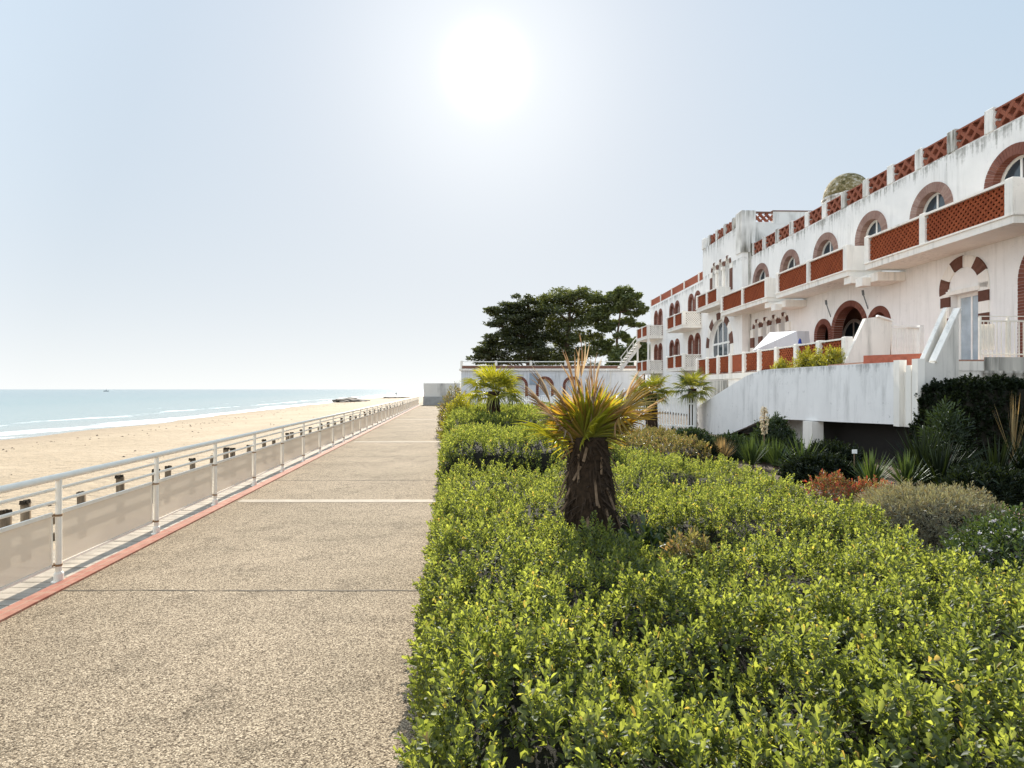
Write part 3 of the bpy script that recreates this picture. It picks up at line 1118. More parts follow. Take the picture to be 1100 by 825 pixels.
# tower corner pillars and parapet
mb = hb()
mb.cap_box(T0 - 0.06, T0 + 0.75, TP - 0.75, TP + 0.06, 9.6, 11.95, 0.03)
mb.build('tower_corner', M['plaster_dirty'], hotel)
mb = hb()
mb.cap_box(T1 - 0.5, T1 + 0.05, TP - 0.5, TP + 0.05, 11.2, 11.9, 0.03)
mb.build('tower_corner', M['plaster_dirty'], hotel)
for s in (35.3, 36.6, 37.9):
    o = lattice(hotel, s - 0.4 if s > 36 else s - 0.35, s + 0.6, TP - 0.15, 11.24, 11.78, 0.42, 0.10, M['terracotta_rail'], 'parapet_lattice', t=0.22)
pm2 = MB().cap_box(-0.14, 0.14, -0.28, 0.02, 0, 0.68).mesh('parapet_pillar', M['plaster_dirty'])
for s in (34.75, 36.05, 37.35, 38.65):
    link('parapet_pillar', pm2, hotel, (s - 35, TP, 11.202))
mb = hb()
mb.box(T0 - 0.01, T0 + 0.24, -7.5, -1.25, 11.202, 11.9)
mb.box(T0 - 0.01, T0 + 0.24, -1.25, TP - 0.76, 11.202, 11.30)
mb.build('tower_parapet', M['plaster_dirty'], hotel)
hb().box(T0 - 0.04, T0 + 0.28, -7.5, -1.2, 11.905, 11.96).build('parapet_coping', M['lead'], hotel)
o = link('parapet_lattice', lattice_mesh(1.0, 0.5, 0.36, 0.09, M['terracotta_rail'], 0.16), hotel, (T0 + 0.12 - 35, -1.24, 11.31))
o.rotation_euler = (0, 0, R(90))
hb().box(T0 + 0.02, T0 + 0.22, -1.24, TP - 0.77, 11.83, 11.9).build('parapet_coping', M['lead'], hotel)

# --- left wing
LW = [(43.0, 8.9), (47.7, 8.9), (52.4, 8.9)]
holes = []
for s, zt in LW:
    for d in (-0.7, 0.7):
        holes.append(arch(s + d, 0.44, 6.5, 8.24))
        holes.append(arch(s + d, 0.44, 3.52, 5.24))
plate([(39.85, 0), (55, 0), (55, 9.5), (39.85, 9.5)], holes, -0.35, 0.0, 'wing_wall', M['plaster'], hotel, SH)
for s, zt in LW:
    for d in (-0.7, 0.7):
        for z0, zs in ((6.5, 8.24), (3.52, 5.24)):
            add_window(s + d, 0.44, z0, zs, -0.2, 0, zs - 0.05, 0.06)
            add_surround(s + d, 0.42, 0.66, z0, zs, 14, M['brick'], -0.19, 0.03)
mb = hb()
mb.box(54.65, 55.0, -9.5, -0.355, 0, 9.5)
mb.build('wing_end_wall', M['plaster'], hotel)
hb().box(39.9, 54.6, -9.49, -0.36, 9.3, 9.45).build('wing_roof', M['roof'], hotel)
edges = [40.0, 42.1, 45.3, 48.5, 51.7, 54.9]
pmw = MB().cap_box(-0.09, 0.09, -0.22, 0.02, 0, 0.66).mesh('parapet_pillar', M['trim'])
for e in edges:
    link('parapet_pillar', pmw, hotel, (e - 35, 0, 9.502))
for a, b in zip(edges[:-1], edges[1:]):
    MB(HM).box(a + 0.09, b - 0.09, -0.16, -0.04, 9.502, 10.08).build('parapet_panel', M['terra_solid'], hotel)
# outside stair at the far end of the wing
st = hb()
for s, p in ((55.3, 1.3),):
    pass
for i in range(9):
    st.box(55.05, 56.2, 1.0 + 0.2 * i, 1.2 + 0.2 * i, 6.1 - 0.26 * i - 0.12, 6.1 - 0.26 * i)
st.bar((55.1, 0.9, 6.0), (55.1, 2.8, 3.6), 0.08, 0.26)
for dz in (0.5, 0.95):
    st.bar((55.1, 0.9, 6.2 + dz), (55.1, 2.8, 3.8 + dz), 0.05, 0.06)
for i in range(4):
    p = 1.0 + 0.55 * i
    st.box(55.08, 55.14, p, p + 0.06, 6.1 - 1.26 * 0.55 * i, 7.05 - 1.26 * 0.55 * i)
st.box(55.05, 56.2, 2.8, 3.9, 3.55, 3.7)
st.box(55.1, 55.25, 3.6, 3.75, 0.0, 3.55)
st.build('outside_stair', M['trim'], hotel)

# --- dome and its drum on the roof
dm = empty('rooftop_dome', Vector((15.85, 28.2, 9.40)), 'small mossy dome on a white drum rising above the hotel roof parapet', 'dome')
mb = MB()
mb.box(-1.12, 1.12, -1.1, 1.1, 0.0, 1.12)
mb.lathe([(1.0, 1.122), (1.0, 1.45), (1.08, 1.47), (1.08, 1.555), (1.0, 1.558)], 28)
mb.build('drum', M['plaster_dirty'], dm)
prof = [(1.02 * math.cos(a), 1.56 + 1.12 * math.sin(a)) for a in [R(x) for x in range(0, 88, 6)]] + [(0.03, 2.69)]
MB().lathe(prof, 28).build('dome_shell', M['dome'], dm, True)
mb = MB()
mb.M = Matrix.Rotation(R(90), 4, 'Z')
mb.prism([(1.11, 0), (3.8, 0), (3.8, 0.65), (1.11, 1.0)], -0.9, 0.9)
mb.build('roof_wing', M['plaster_dirty'], dm)

# --- terrace
TD = 3.9
mb = hb()
mb.slab([(15.0, 0.004), (32.2, 0.004), (32.2, TD), (18.2, TD), (18.2, 4.4), (16.05, 4.4), (15.0, 3.4)], 2.36, 2.6)
ter = mb.build('terrace', M['trim'], hotel)
mb = hb()
mb.slab([(15.02, 0.01), (32.1, 0.01), (32.1, TD - 0.03), (18.15, TD - 0.03), (18.15, 4.37), (16.06, 4.37), (15.02, 3.38)], 2.602, 2.64)
mb.build('terrace_floor', simple('terrace_tiles', (0.36, 0.20, 0.14), 0.8, 0.2, 10), ter)
mb = hb()
mb.box(18.1, 32.1, TD - 0.35, TD - 0.08, 0, 2.355)
mb.box(32.0, 32.12, 0.01, TD - 0.36, 0, 2.355)
mb.build('terrace_wall', M['plaster'], ter)
hb().box(27.2, 29.3, TD - 0.078, TD - 0.03, 1.55, 2.3).build('stone_panel', M['stone'], ter)
pk = MB().cap_box(-0.11, 0.11, -0.2, 0.02, 0, 0.88).mesh('pillar', M['trim'])
e = 18.1
while e < 32.3:
    link('pillar', pk, ter, (e - 35, TD + 0.01, 2.602))
    if e + 1.45 < 32.3:
        w = 1.23
        orange = abs(e - 25.35) < 0.1
        if orange:
            hb().box(e + 0.11, e + 1.34, TD - 0.10, TD - 0.06, 2.66, 3.40).build('infill_panel', M['terra_solid'], ter)
        else:
            o = link('lattice_panel', lattice_mesh(w, 0.72, 0.17, 0.062, M['terracotta'], 0.035), ter, (e + 0.11 - 35, TD - 0.08, 2.67))
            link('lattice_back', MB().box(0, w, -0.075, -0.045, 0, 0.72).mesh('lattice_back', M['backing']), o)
        hb().box(e + 0.112, e + 1.338, TD - 0.14, TD - 0.02, 3.405, 3.455).build('coping', M['trim'], ter)
    e += 1.45
# near edge of the terrace: tiled nosing, stone balustrade below, white railing above
hb().bar((16.15, 4.53, 2.65), (14.86, 3.36, 2.65), 0.13, 0.30).build('tile_nosing', M['tile_edge'], ter)
mb = hb()
mb.box(14.93, 14.998, 0.0, 2.2, 2.36, 2.70)
mb.box(14.80, 15.0, 0.0, 2.2, 1.2, 1.55)
k_ = 0.1
while k_ < 2.2:
    zc = 1.95
    mb2 = [(0.05, 1.55), (0.10, 1.62), (0.11, 1.8), (0.06, 2.05), (0.05, 2.2), (0.10, 2.3), (0.10, 2.358)]
    mb.lathe(mb2, 10, (14.9, k_, 0))
    k_ += 0.26
mb.build('stone_balustrade', M['stone'], ter)
hb().box(15.02, 15.2, 0.0, 2.6, 0, 2.355).build('terrace_end_wall', M['trim'], ter)
hb().box(15.02, 15.2, 2.602, 3.38, 0, 2.355).build('terrace_end_wall', M['trim'], ter)
mb = hb()
for z in (2.78, 3.62):
    mb.bar((15.1, 0.0, z), (15.1, 2.25, z), 0.035, 0.035)
k_ = 0.05
while k_ < 2.25:
    mb.box(15.09, 15.11, k_ - 0.009, k_ + 0.009, 2.65, 3.6)
    k_ += 0.115
for k_ in (0.75, 1.5, 2.22):
    mb.box(15.075, 15.125, k_ - 0.025, k_ + 0.025, 2.64, 3.72)
mb.bar((15.1, 0.0, 3.74), (15.1, 2.25, 3.74), 0.02, 0.02)
mb.build('terrace_railing', M['metal'], ter)
hb().box(15.2, 15.23, 1.75, 2.15, 2.9, 3.55).build('white_screen', M['trim'], ter)

# things standing on the terrace
cn = MB()
A, B_, C_, D_ = at(808, 377, 27.2), at(827, 357, 27.2), at(856, 355.5, 24.6), at(858, 377, 24.6)
off = Vector((0.55, 0.1, 0))
cn.add([A, B_, C_, D_, A + off, B_ + off, C_ + off, D_ + off], [(0, 1, 2, 3), (7, 6, 5, 4), (0, 4, 5, 1), (1, 5, 6, 2), (2, 6, 7, 3), (0, 3, 7, 4)])
o = cn.build('stair_flank', plaster('grey_white_plaster', (0.66, 0.67, 0.69), 0.2))  # sloping flank wall of a stair, built as a solid block
tag(o, 'pale grey masonry screen with a sloping end standing on the hotel terrace behind the lattice', 'flank')
pb = at(857, 376, 24.9)
um = empty('folded_parasol', (pb.x - 0.25, 24.2, 2.64), 'folded dark blue parasol standing on the hotel terrace', 'parasol')
MB().lathe([(0.02, 0), (0.02, 0.35)], 8).build('pole', M['metal'], um)
MB().lathe([(0.03, 0.35), (0.14, 0.42), (0.11, 0.9), (0.05, 1.25), (0.015, 1.32)], 12).build('canopy', M['blue'], um)

#@@RAMP@@
# ------------------------------------------------------------------ ramp wall and stairs
def ribbon(mb, pts, t):
    """standing wall along pts (x,y,zbottom,ztop) with thickness t to the right-hand side"""
    n = len(pts)
    offs = []
    for i in range(n):
        a = Vector(pts[max(0, i - 1)][:2])
        b = Vector(pts[min(n - 1, i + 1)][:2])
        d = (b - a).normalized()
        offs.append(Vector((-d.y, d.x)) * t)
    vs = []
    for (x, y, zb, zt), o in zip(pts, offs):
        vs += [(x, y, zb), (x, y, zt), (x + o.x, y + o.y, zt), (x + o.x, y + o.y, zb)]
    fs = []
    for i in range(n - 1):
        for k in range(4):
            k2 = (k + 1) % 4
            fs.append((i * 4 + k, i * 4 + k2, i * 4 + 4 + k2, i * 4 + 4 + k))
    fs.append((3, 2, 1, 0))
    m_ = (n - 1) * 4
    fs.append((m_, m_ + 1, m_ + 2, m_ + 3))
    mb.add(vs, fs)


rp = empty('access_ramp', (7.6, 19.0, 0.03), 'white peeling concrete ramp with solid parapet rising from the garden to the terrace', 'ramp')
RO = Matrix.Translation((-7.6, -19.0, -0.03))
P = []
for y, zb, zt in ((27.0, 0.02, 0.89), (25.3, 0.02, 1.40), (23.6, 0.05, 1.90), (21.9, 0.50, 2.38), (20.9, 0.80, 2.55), (20.2, 0.90, 2.575), (18.5, 0.94, 2.575), (16.7, 0.98, 2.57), (14.5, 1.04, 2.56)):
    P.append((8.1 + (27 - y) * 0.0977, y, zb, zt))
mb = MB(RO); ribbon(mb, P, 0.16)
mb.build('parapet', M['plaster_ramp'], rp)
# floor of ramp and landing
mb = MB(RO)
inner = [(p[0] + 0.175, p[1]) for p in P]
fz = [0.05, 0.4, 0.85, 1.15, 1.28, 1.32, 1.33, 1.33, 1.33]
vs, fs = [], []
for (x, y), z in zip(inner, fz):
    xr = 10.64 - 0.0313 * y
    yr = y
    vs += [(x, y, z), (xr, yr, z), (xr, yr, max(-0.1, z - 0.28)), (x, y, max(-0.1, z - 0.28))]
for i in range(len(inner) - 1):
    for k in range(4):
        k2 = (k + 1) % 4
        fs.append((i * 4 + k, i * 4 + k2, i * 4 + 4 + k2, i * 4 + 4 + k))
fs += [(3, 2, 1, 0), tuple(len(vs) - 4 + k for k in range(4))]
mb.add(vs, fs)
mb.build('ramp_floor', M['trim'], rp)
mb = MB(RO)
mb.box(8.86, 9.2, 17.6, 18.15, 0.0, 0.935)
mb.build('pier', M['trim'], rp)
for q in ((9.28, 9.46, 14.28, 14.495, 1.0, 2.60), (9.30, 9.465, 13.66, 13.86, 1.0, 2.60)):
    MB(RO).box(*q).build('gate_post', M['trim'], rp)
MB(RO).box(9.40, 9.46, 13.862, 14.278, 1.0, 2.3).build('slot_panel', M['trim'], rp)
# dark panel added under the landing, its colour stands in for shade
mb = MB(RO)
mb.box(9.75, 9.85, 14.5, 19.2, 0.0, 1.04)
mb.build('shade_panel', M['void'], rp)

stair = empty('terrace_stair', (9.9, 14.1, 0.03), 'white concrete stair with sloping solid sides climbing to the terrace beside the stone balustrade', 'stair')
SO = Matrix.Translation((-9.9, -14.1, -0.03))
mb = MB(SO)
a, b = Vector((9.47, 13.72)), Vector((10.80, 14.40))
d = (b - a)
m1 = a + d * 0.30
ribbon(mb, [(a.x, a.y, 1.05, 2.55), (m1.x, m1.y, 1.08, 2.50), (b.x, b.y, 1.95, 3.80)], 0.14)
mb.build('side_wall', M['trim'], stair)
mb = MB(SO)
o2 = Vector((-0.55, 1.05))
o3 = Vector((-0.13, 0.22))
ribbon(mb, [(a.x + o3.x, a.y + o3.y, 1.05, 2.46), (m1.x + o3.x, m1.y + o3.y, 1.08, 2.48), (b.x + o3.x, b.y + o3.y, 1.95, 3.84)], 0.12)
mb.build('side_wall', M['trim'], stair)
mb = MB(SO)
cb = [m1 + Vector((0, -0.02)), b + Vector((0, -0.02))]
mb.bar((cb[0].x, cb[0].y + 0.06, 2.54), (cb[1].x, cb[1].y + 0.06, 3.84), 0.15, 0.08)
mb.build('coping', M['trim'], stair)
mb = MB(SO)
mb.bar((cb[0].x + o3.x, cb[0].y + o3.y + 0.06, 2.50), (cb[1].x + o3.x, cb[1].y + o3.y + 0.06, 3.88), 0.09, 0.08)
mb.build('coping', M['trim'], stair)
mb = MB(SO)
for i in range(8):
    f0 = m1 + (b - m1) * (i / 8)
    f1 = m1 + (b - m1) * ((i + 1) / 8)
    q = [f0 + o3 * 1.6, f1 + o3 * 1.6, f1 + o2, f0 + o2]
    mb.slab([(v.x, v.y) for v in q], 1.3 + 0.165 * i - 0.25, 1.3 + 0.165 * (i + 1))
mb.build('steps', M['trim'], stair)
mb = MB(SO)
mb.box(10.05, 11.6, 15.02, 15.2, 0.0, 1.9)
mb.build('base_wall', M['trim'], stair)

# parapet with sloping end on the terrace
pw_ = empty('sloping_parapet', (11.1, 17.8, 2.64), 'beige parapet with a sloping end and slatted white side standing on the terrace', 'parapet')
PO = Matrix.Translation((-11.1, -17.8, -2.64))
mb = MB(PO)
mb.prism([(9.90, 2.645), (11.25, 2.645), (11.32, 3.92), (10.86, 4.05), (10.54, 4.01)], 17.75, 17.9)
mb.build('solid_wall', M['trim'], pw_)
mb = MB(PO)
mb.bar((10.86, 17.73, 4.08), (11.32, 17.73, 3.94), 0.10, 0.05)
mb.bar((11.30, 17.75, 3.80), (12.18, 17.75, 3.73), 0.06, 0.05)
x = 11.33
while x < 12.14:
    mb.box(x, x + 0.064, 17.78, 17.81, 2.9, 3.73)
    x += 0.073
mb.box(12.12, 12.24, 17.7, 17.86, 2.645, 3.8)
mb.build('slats', M['frame'], pw_)

#@@FAR@@
# ------------------------------------------------------------------ picket fence at the garden's end
pf = empty('picket_fence', (2.8, 29.0, 0.03), 'low white picket fence running across the garden behind the palms', 'fence')
a, b = Vector((-1.7, 33.5)), Vector((7.7, 25.2))
L = (b - a).length
d = (b - a).normalized()
pf.rotation_euler = (0, 0, math.atan2(d.y, d.x))
mid = (a + b) / 2
pf.location = (mid.x, mid.y, 0.03)
mb = MB()
x = -L / 2
while x < L / 2:
    mb.box(x, x + 0.058, -0.012, 0.012, 0.08, 1.46)
    mb.add([(x, -.012, 1.46), (x + .058, -.012, 1.46), (x + .058, .012, 1.46), (x, .012, 1.46), (x + .029, 0, 1.5)], [(0, 1, 4), (1, 2, 4), (2, 3, 4), (3, 0, 4)])
    x += 0.125
mb.build('pickets', M['frame'], pf)
mb = MB()
for z in (0.3, 1.25):
    mb.box(-L / 2, L / 2, 0.013, 0.05, z - 0.035, z + 0.035)
mb.build('fence_rail', M['frame'], pf)
mb0 = MB().cap_box(-0.05, 0.05, 0.014, 0.11, 0, 1.55).mesh('fence_post', M['frame'])
x = -L / 2
while x <= L / 2 + 0.01:
    link('fence_post', mb0, pf, (x, 0.04, 0))
    x += L / 5

# ------------------------------------------------------------------ low building with arches and roof railing
lb = empty('annexe_building', (3.6, 60, 0), 'low white building with brick arches and a roof terrace in front of the dark trees', 'building')
LM = Matrix.Translation((-3.6, -60, 0))
ar = [(0.70, 0.62), (3.30, 0.62), (6.0, 0.62)]
holes = [arch(x, w, 1.2, 2.30) for x, w in ar]
sh2 = Vector((-3.6, 0, 0))
plate([(-5.1, -0.05), (13.2, -0.05), (13.2, 3.75), (-5.1, 3.75)], holes, -0.15, 0.15, 'front_wall', plaster('shade_tinted_plaster', (0.70, 0.715, 0.74), 0.3), lb, sh2)  # white wall whose bluish shade is put into the plaster colour
mb = MB(LM)
mb.box(-5.1, -4.8, 60.16, 68, 0, 3.75)
mb.box(-5.3, 13.2, 59.7, 68, 3.752, 3.95)
mb.build('roof_slab', M['trim'], lb)
MB(LM).box(-5.0, 13.1, 59.72, 59.80, 3.955, 4.24).build('roof_edging', M['lead'], lb)
for x, w in ar:
    fr = plate(arch(x, w, 1.2, 2.3), [arch(x, w - 0.08, 1.28, 2.3)], 0.0, 0.08, 'window', M['frame'], lb, sh2)
    plate(arch(x, w - .07, 1.27, 2.3), [], 0.03, 0.05, 'pane', M['pale_pane'], fr, sh2)  # pale grey panes, lighter than the other window glass
    mb = MB(LM)
    vous(mb, x, 2.3, w - 0.01, w + 0.27, 59.80, 59.90, 0, 180, 13, 0.08)
    for sg in (-1, 1):
        for i in range(6):
            x0, x1 = sorted((x + sg * (w - 0.01), x + sg * (w + 0.27)))
            mb.box(x0, x1, 59.80, 59.90, 1.2 + i * 0.183, 1.2 + (i + 1) * 0.183 - 0.012)
    mb.build('arch_surround', M['brick'], lb)
MB(LM).box(1.75, 2.6, 59.78, 59.84, 2.35, 3.5).build('blue_shutter', simple('grey_blue_shutter', (0.30, 0.36, 0.42), 0.7, 0.1), lb)
mb = MB(LM)
mb.box(-5.2, 13.2, 59.86, 59.93, 4.62, 4.70)
mb.box(-5.2, 13.2, 59.87, 59.92, 4.22, 4.27)
mb.build('roof_railing', M['frame'], lb)
pm3 = MB().cap_box(-0.12, 0.12, -0.12, 0.12, 0, 0.80).mesh('railing_post', M['trim'])
for x in (-5.05, -1.6, 1.9, 5.4, 8.9, 12.4):
    link('railing_post', pm3, lb, (x - 3.6, -0.1, 3.952))

# wall closing the promenade
ew = empty('end_wall', (-8.2, 71.5, 0), 'pale concrete wall in two tones closing the far end of the promenade', 'wall')
MB().box(-2.4, 1.9, 0, 0.4, 1.0, 2.6).build('upper_wall', plaster('pale_end_plaster', (0.62, 0.60, 0.56), 0.5, (3, 3, 0.3), (0.15, 0.14, 0.13), 0.55), ew)
MB().box(-2.45, 1.95, -0.12, 0.45, -0.05, 0.998).build('plinth', simple('grey_plinth_concrete', (0.30, 0.30, 0.29), 0.9, 0.15, 2), ew)
MB().box(1.9, 4.4, 1.0, 1.4, 0.0, 2.6).build('return_wall', M['trim'], ew)


# ------------------------------------------------------------------ trees
def cloud(centers, radii, counts, size, rg, elong=2.2, flat=0.5, shell=0.35):
    V = []
    for c, r, n in zip(centers, radii, counts):
        p = rg.normal(size=(n, 3))
        p /= np.linalg.norm(p, axis=1, keepdims=True) + 1e-9
        rad = shell + (1 - shell) * rg.random(n) ** 0.6
        # lumpy outline
        ph = rg.random(3) * 6
        lump = 1 + 0.22 * np.sin(p[:, 0] * 5 + ph[0]) * np.sin(p[:, 1] * 6 + ph[1]) + 0.15 * np.sin(p[:, 2] * 8 + ph[2])
        pos = np.array(c) + p * np.array(r) * (rad * lump)[:, None]
        d = rg.normal(size=(n, 3)) + p * 0.9
        d[:, 2] = d[:, 2] * flat + 0.15
        d /= np.linalg.norm(d, axis=1, keepdims=True) + 1e-9
        s = np.cross(d, rg.normal(size=(n, 3)))
        s /= np.linalg.norm(s, axis=1, keepdims=True) + 1e-9
        L_ = (size * (0.6 + 0.8 * rg.random(n)))[:, None]
        a = pos - d * L_ * 0.5
        b = pos + d * L_ * 0.5
        w = s * L_ / elong / 2
        V.append(np.stack([a, pos + w, b, pos - w], 1))
    V = np.concatenate(V)
    n = len(V)
    return V.reshape(-1, 3), np.arange(n * 4).reshape(n, 4)


def tree(name, base, trunk_pts, clumps, m, label, size, seed, dens=1.0, trunk_r=0.4, elong=2.2, sc=1.05):
    rg = np.random.default_rng(seed)
    t = empty(name, base, label, 'tree')
    tb = MB()
    n = len(trunk_pts)
    tb.tube(trunk_pts, [trunk_r * (1 - 0.75 * i / (n - 1)) for i in range(n)], 9)
    for c, r in clumps:
        # limb from the nearest lower trunk point
        cands = [Vector(p) for p in trunk_pts if p[2] < c[2] + 0.4] or [Vector(trunk_pts[0])]
        s_ = min(cands, key=lambda p: (p - Vector(c)).length + abs(p.z - c[2] + 1.2) * 0.5)
        e_ = Vector(c)
        mid_ = (s_ + e_) / 2 + Vector((0, 0, 0.35))
        rr = trunk_r * 0.28
        tb.tube([s_, mid_, e_], [rr, rr * 0.7, rr * 0.25], 6)
        for q in range(3):
            dd = Vector((rg.normal(), rg.normal(), 0.4 * rg.normal())) * 0.22 * max(r)
            tb.tube([mid_.lerp(e_, 0.4), e_ + dd], [rr * 0.45, rr * 0.12], 5)
    tb.build('trunk', M['bark'], t, True)
    more = []
    for c, r in clumps:            # ragged outer sprays round every bough
        for q in range(5):
            a = rg.random() * 2 * PI
            more.append(((c[0] + math.cos(a) * r[0] * (0.7 + 0.5 * rg.random()), c[1] + math.sin(a) * r[1] * 0.8, c[2] + r[2] * rg.normal() * 0.55), (0.5 * r[0] * rg.uniform(.6, 1.1), 0.45 * r[1], 0.5 * r[2] * rg.uniform(.6, 1.3) + 0.1)))
    allc = [(c, (r[0] * sc, r[1] * sc, r[2] * sc)) for c, r in clumps] + more
    V, Fc = cloud([c for c, r in allc], [r for c, r in allc], [int(dens * (70 + 330 * r[0] * max(r[1], .8) * max(r[2], .4))) for c, r in allc], size, rg, elong)
    link('crown', np_mesh('crown', V, Fc, m), t)
    return t


def T(u, v, Y, base):
    return tuple(at(u, v, Y) - Vector(base))


rt = random.Random(3)
# layered cypress at left
b0 = (2.2, 80, 0)
cl = []
for (u, v, rx, rz) in ((566, 324, 1.6, .45), (553, 328, 2.0, .45), (537, 333, 2.1, .45), (527, 335, 1.1, .3), (560, 338, 2.6, .8), (545, 343, 2.6, .6), (531, 348, 1.7, .4),
                       (568, 350, 2.6, 1.0), (550, 356, 2.6, .8), (538, 362, 2.0, .6), (525, 369, 1.7, .5), (517, 375, 1.0, .35), (556, 369, 3.0, .9), (534, 379, 2.6, .6), (520, 384, 1.3, .4),
                       (572, 378, 3.0, 1.0), (552, 386, 3.2, .8), (530, 389, 2.4, .5), (574, 362, 2.0, 1.2), (578, 336, 1.6, .9)):
    cl.append((T(u, v, 80 + rt.uniform(-1.5, 1.5), b0), (rx, 2.0 + 0.3 * rx, rz)))
tree('cypress_tree', b0, [(0, 0, 0), (0, 0, 4), (0.2, 0, 8), (0.1, 0, 11), (0.0, 0, 13)], cl, M['cypress'], 'dark layered cypress with ragged flat tiers behind the annexe roof', 0.36, 1, 0.9, 0.5, 2.8, 0.85)
b0 = (7.6, 81, 0)
cl = []
for (u, v, rx, rz) in ((586, 322, 1.6, .7), (597, 319, 2.0, .8), (608, 316, 2.0, .9), (620, 317, 1.9, .9), (634, 319, 1.6, .9), (590, 333, 2.4, 1.2), (606, 330, 2.6, 1.3), (622, 331, 2.4, 1.3), (638, 332, 1.8, 1.0),
                       (594, 347, 2.7, 1.3), (612, 347, 2.8, 1.4), (630, 346, 2.4, 1.2), (646, 344, 1.4, .8), (590, 362, 2.7, 1.3), (608, 363, 2.8, 1.3), (626, 361, 2.6, 1.2), (596, 378, 3.0, 1.2), (616, 378, 3.0, 1.2), (634, 376, 2.0, 1.0), (604, 388, 3.4, .8), (640, 360, 1.2, .6)):
    cl.append((T(u, v, 81 + rt.uniform(-1.5, 1.5), b0), (rx, 2.2 + .3 * rx, rz)))
tree('pine_tree', b0, [(0, 0, 0), (0.1, 0, 4), (-0.1, 0, 8), (0.2, 0, 11), (0.3, 0, 13.4)], cl, M['evergreen'], 'broad dense dark evergreen with a rounded crown in the middle of the trees', 0.36, 2, 0.55, 0.55, 2.8, 0.74)
b0 = (14.0, 79, 0)
cl = []
for (u, v, rx, rz) in ((671, 312, 1.0, .5), (662, 317, 1.3, .6), (676, 320, 1.2, .55), (652, 322, 1.3, .6), (684, 327, 1.0, .45), (690, 334, .7, .35), (668, 329, 1.5, .6), (655, 333, 1.2, .6), (680, 337, 1.1, .45), (645, 338, 1.2, .6),
                       (673, 345, 1.0, .45), (660, 347, 1.0, .5), (684, 349, .8, .35), (650, 353, 1.1, .5), (666, 360, .9, .4), (678, 366, .8, .35), (648, 370, 1.2, .6), (658, 377, 1.2, .6), (640, 322, 1.2, .6)):
    cl.append((T(u, v, 79 + rt.uniform(-1.2, 1.2), b0), (rx, 0.9 + .4 * rx, rz)))
tree('pine_tree', b0, [(0, 0, 0), (0.1, 0, 4.5), (-0.1, 0, 8.5), (0.35, 0, 12), (0.8, 0, 14.3)], cl, M['pine'], 'open airy pine with sky showing between its tufts beside the hotel wing', 0.42, 3, 1.25, 0.26, 2.8)
b0 = (16.0, 72, 0)
cl = [(T(u, v, 72, b0), (1.6, 1.6, 1.2)) for u, v in ((676, 384), (684, 378), (690, 390), (668, 392), (694, 380))]
tree('garden_tree', b0, [(0, 0, 0), (0, 0, 2.5), (0, 0, 4.5)], cl, M['pine'], 'small green tree between the annexe and the far end of the hotel', 0.4, 4, 1.0, 0.2)

#@@PLANTS@@
# ------------------------------------------------------------------ hedges
def leaf_shape(length, width, fold=0.25):
    """obovate leaf along +x, folded on the midrib: 6 verts, 2 quads"""
    l, w = length, width / 2
    return np.array([(0, 0, 0), (0.45 * l, w * 0.75, fold * w), (0.82 * l, w, fold * w), (l, 0, -0.05 * l), (0.82 * l, -w, fold * w), (0.45 * l, -w * 0.75, fold * w)])


LQ = np.array([(0, 3, 2, 1), (0, 5, 4, 3)])


def frames(dirs, rg):
    d = dirs / (np.linalg.norm(dirs, axis=1, keepdims=True) + 1e-9)
    s = np.cross(d, rg.normal(size=d.shape))
    s /= np.linalg.norm(s, axis=1, keepdims=True) + 1e-9
    n = np.cross(d, s)
    return np.stack([d, s, n], 2)          # columns


def sprig(n, h, ll, lw, rg):
    out = []
    for i in range(n):
        t = (i + 0.5) / n
        az = i * 2.399 + rg.normal() * 0.3
        el = R(18 + 55 * t + rg.normal() * 10)
        d = np.array([math.cos(az) * math.cos(el), math.sin(az) * math.cos(el), math.sin(el)])
        s = np.array([-math.sin(az), math.cos(az), 0.0]) + rg.normal(size=3) * 0.25
        s -= d * s.dot(d)
        s /= np.linalg.norm(s)
        nn = np.cross(d, s)
        k = (0.75 + 0.5 * rg.random()) * (1.0 if t < 0.75 else 0.75)
        L0 = leaf_shape(ll * k, lw * k, 0.2 + 0.3 * rg.random())
        pts = L0 @ np.stack([d, s, nn])
        pts += np.array([0, 0, h * t]) + d * 0.004
        out.append(pts)
    return np.array(out)                    # (n,6,3)


def scatter_sprigs(pos, nrm, scales, templ, rg, up=0.7, jit=0.35):
    """instances of sprig templates, merged; pos/nrm (k,3)"""
    k = len(pos)
    d = nrm * (1 - up) + np.array([0, 0, up]) + rg.normal(size=(k, 3)) * jit
    Fm = frames(d, rg)
    Fm = np.stack([Fm[:, :, 1], Fm[:, :, 2], Fm[:, :, 0]], 2)     # template z -> direction
    pick = rg.integers(0, len(templ), k)
    Vs = []
    for ti, t in enumerate(templ):
        sel = np.where(pick == ti)[0]
        if not len(sel):
            continue
        v = np.einsum('kij,nj->kni', Fm[sel], t.reshape(-1, 3)) * scales[sel][:, None, None] + pos[sel][:, None, :]
        Vs.append(v.reshape(-1, 3))
    V = np.concatenate(Vs)
    nleaf = len(V) // 6
    Fc = (LQ[None] + (np.arange(nleaf) * 6)[:, None, None]).reshape(-1, 4)
    return V, Fc


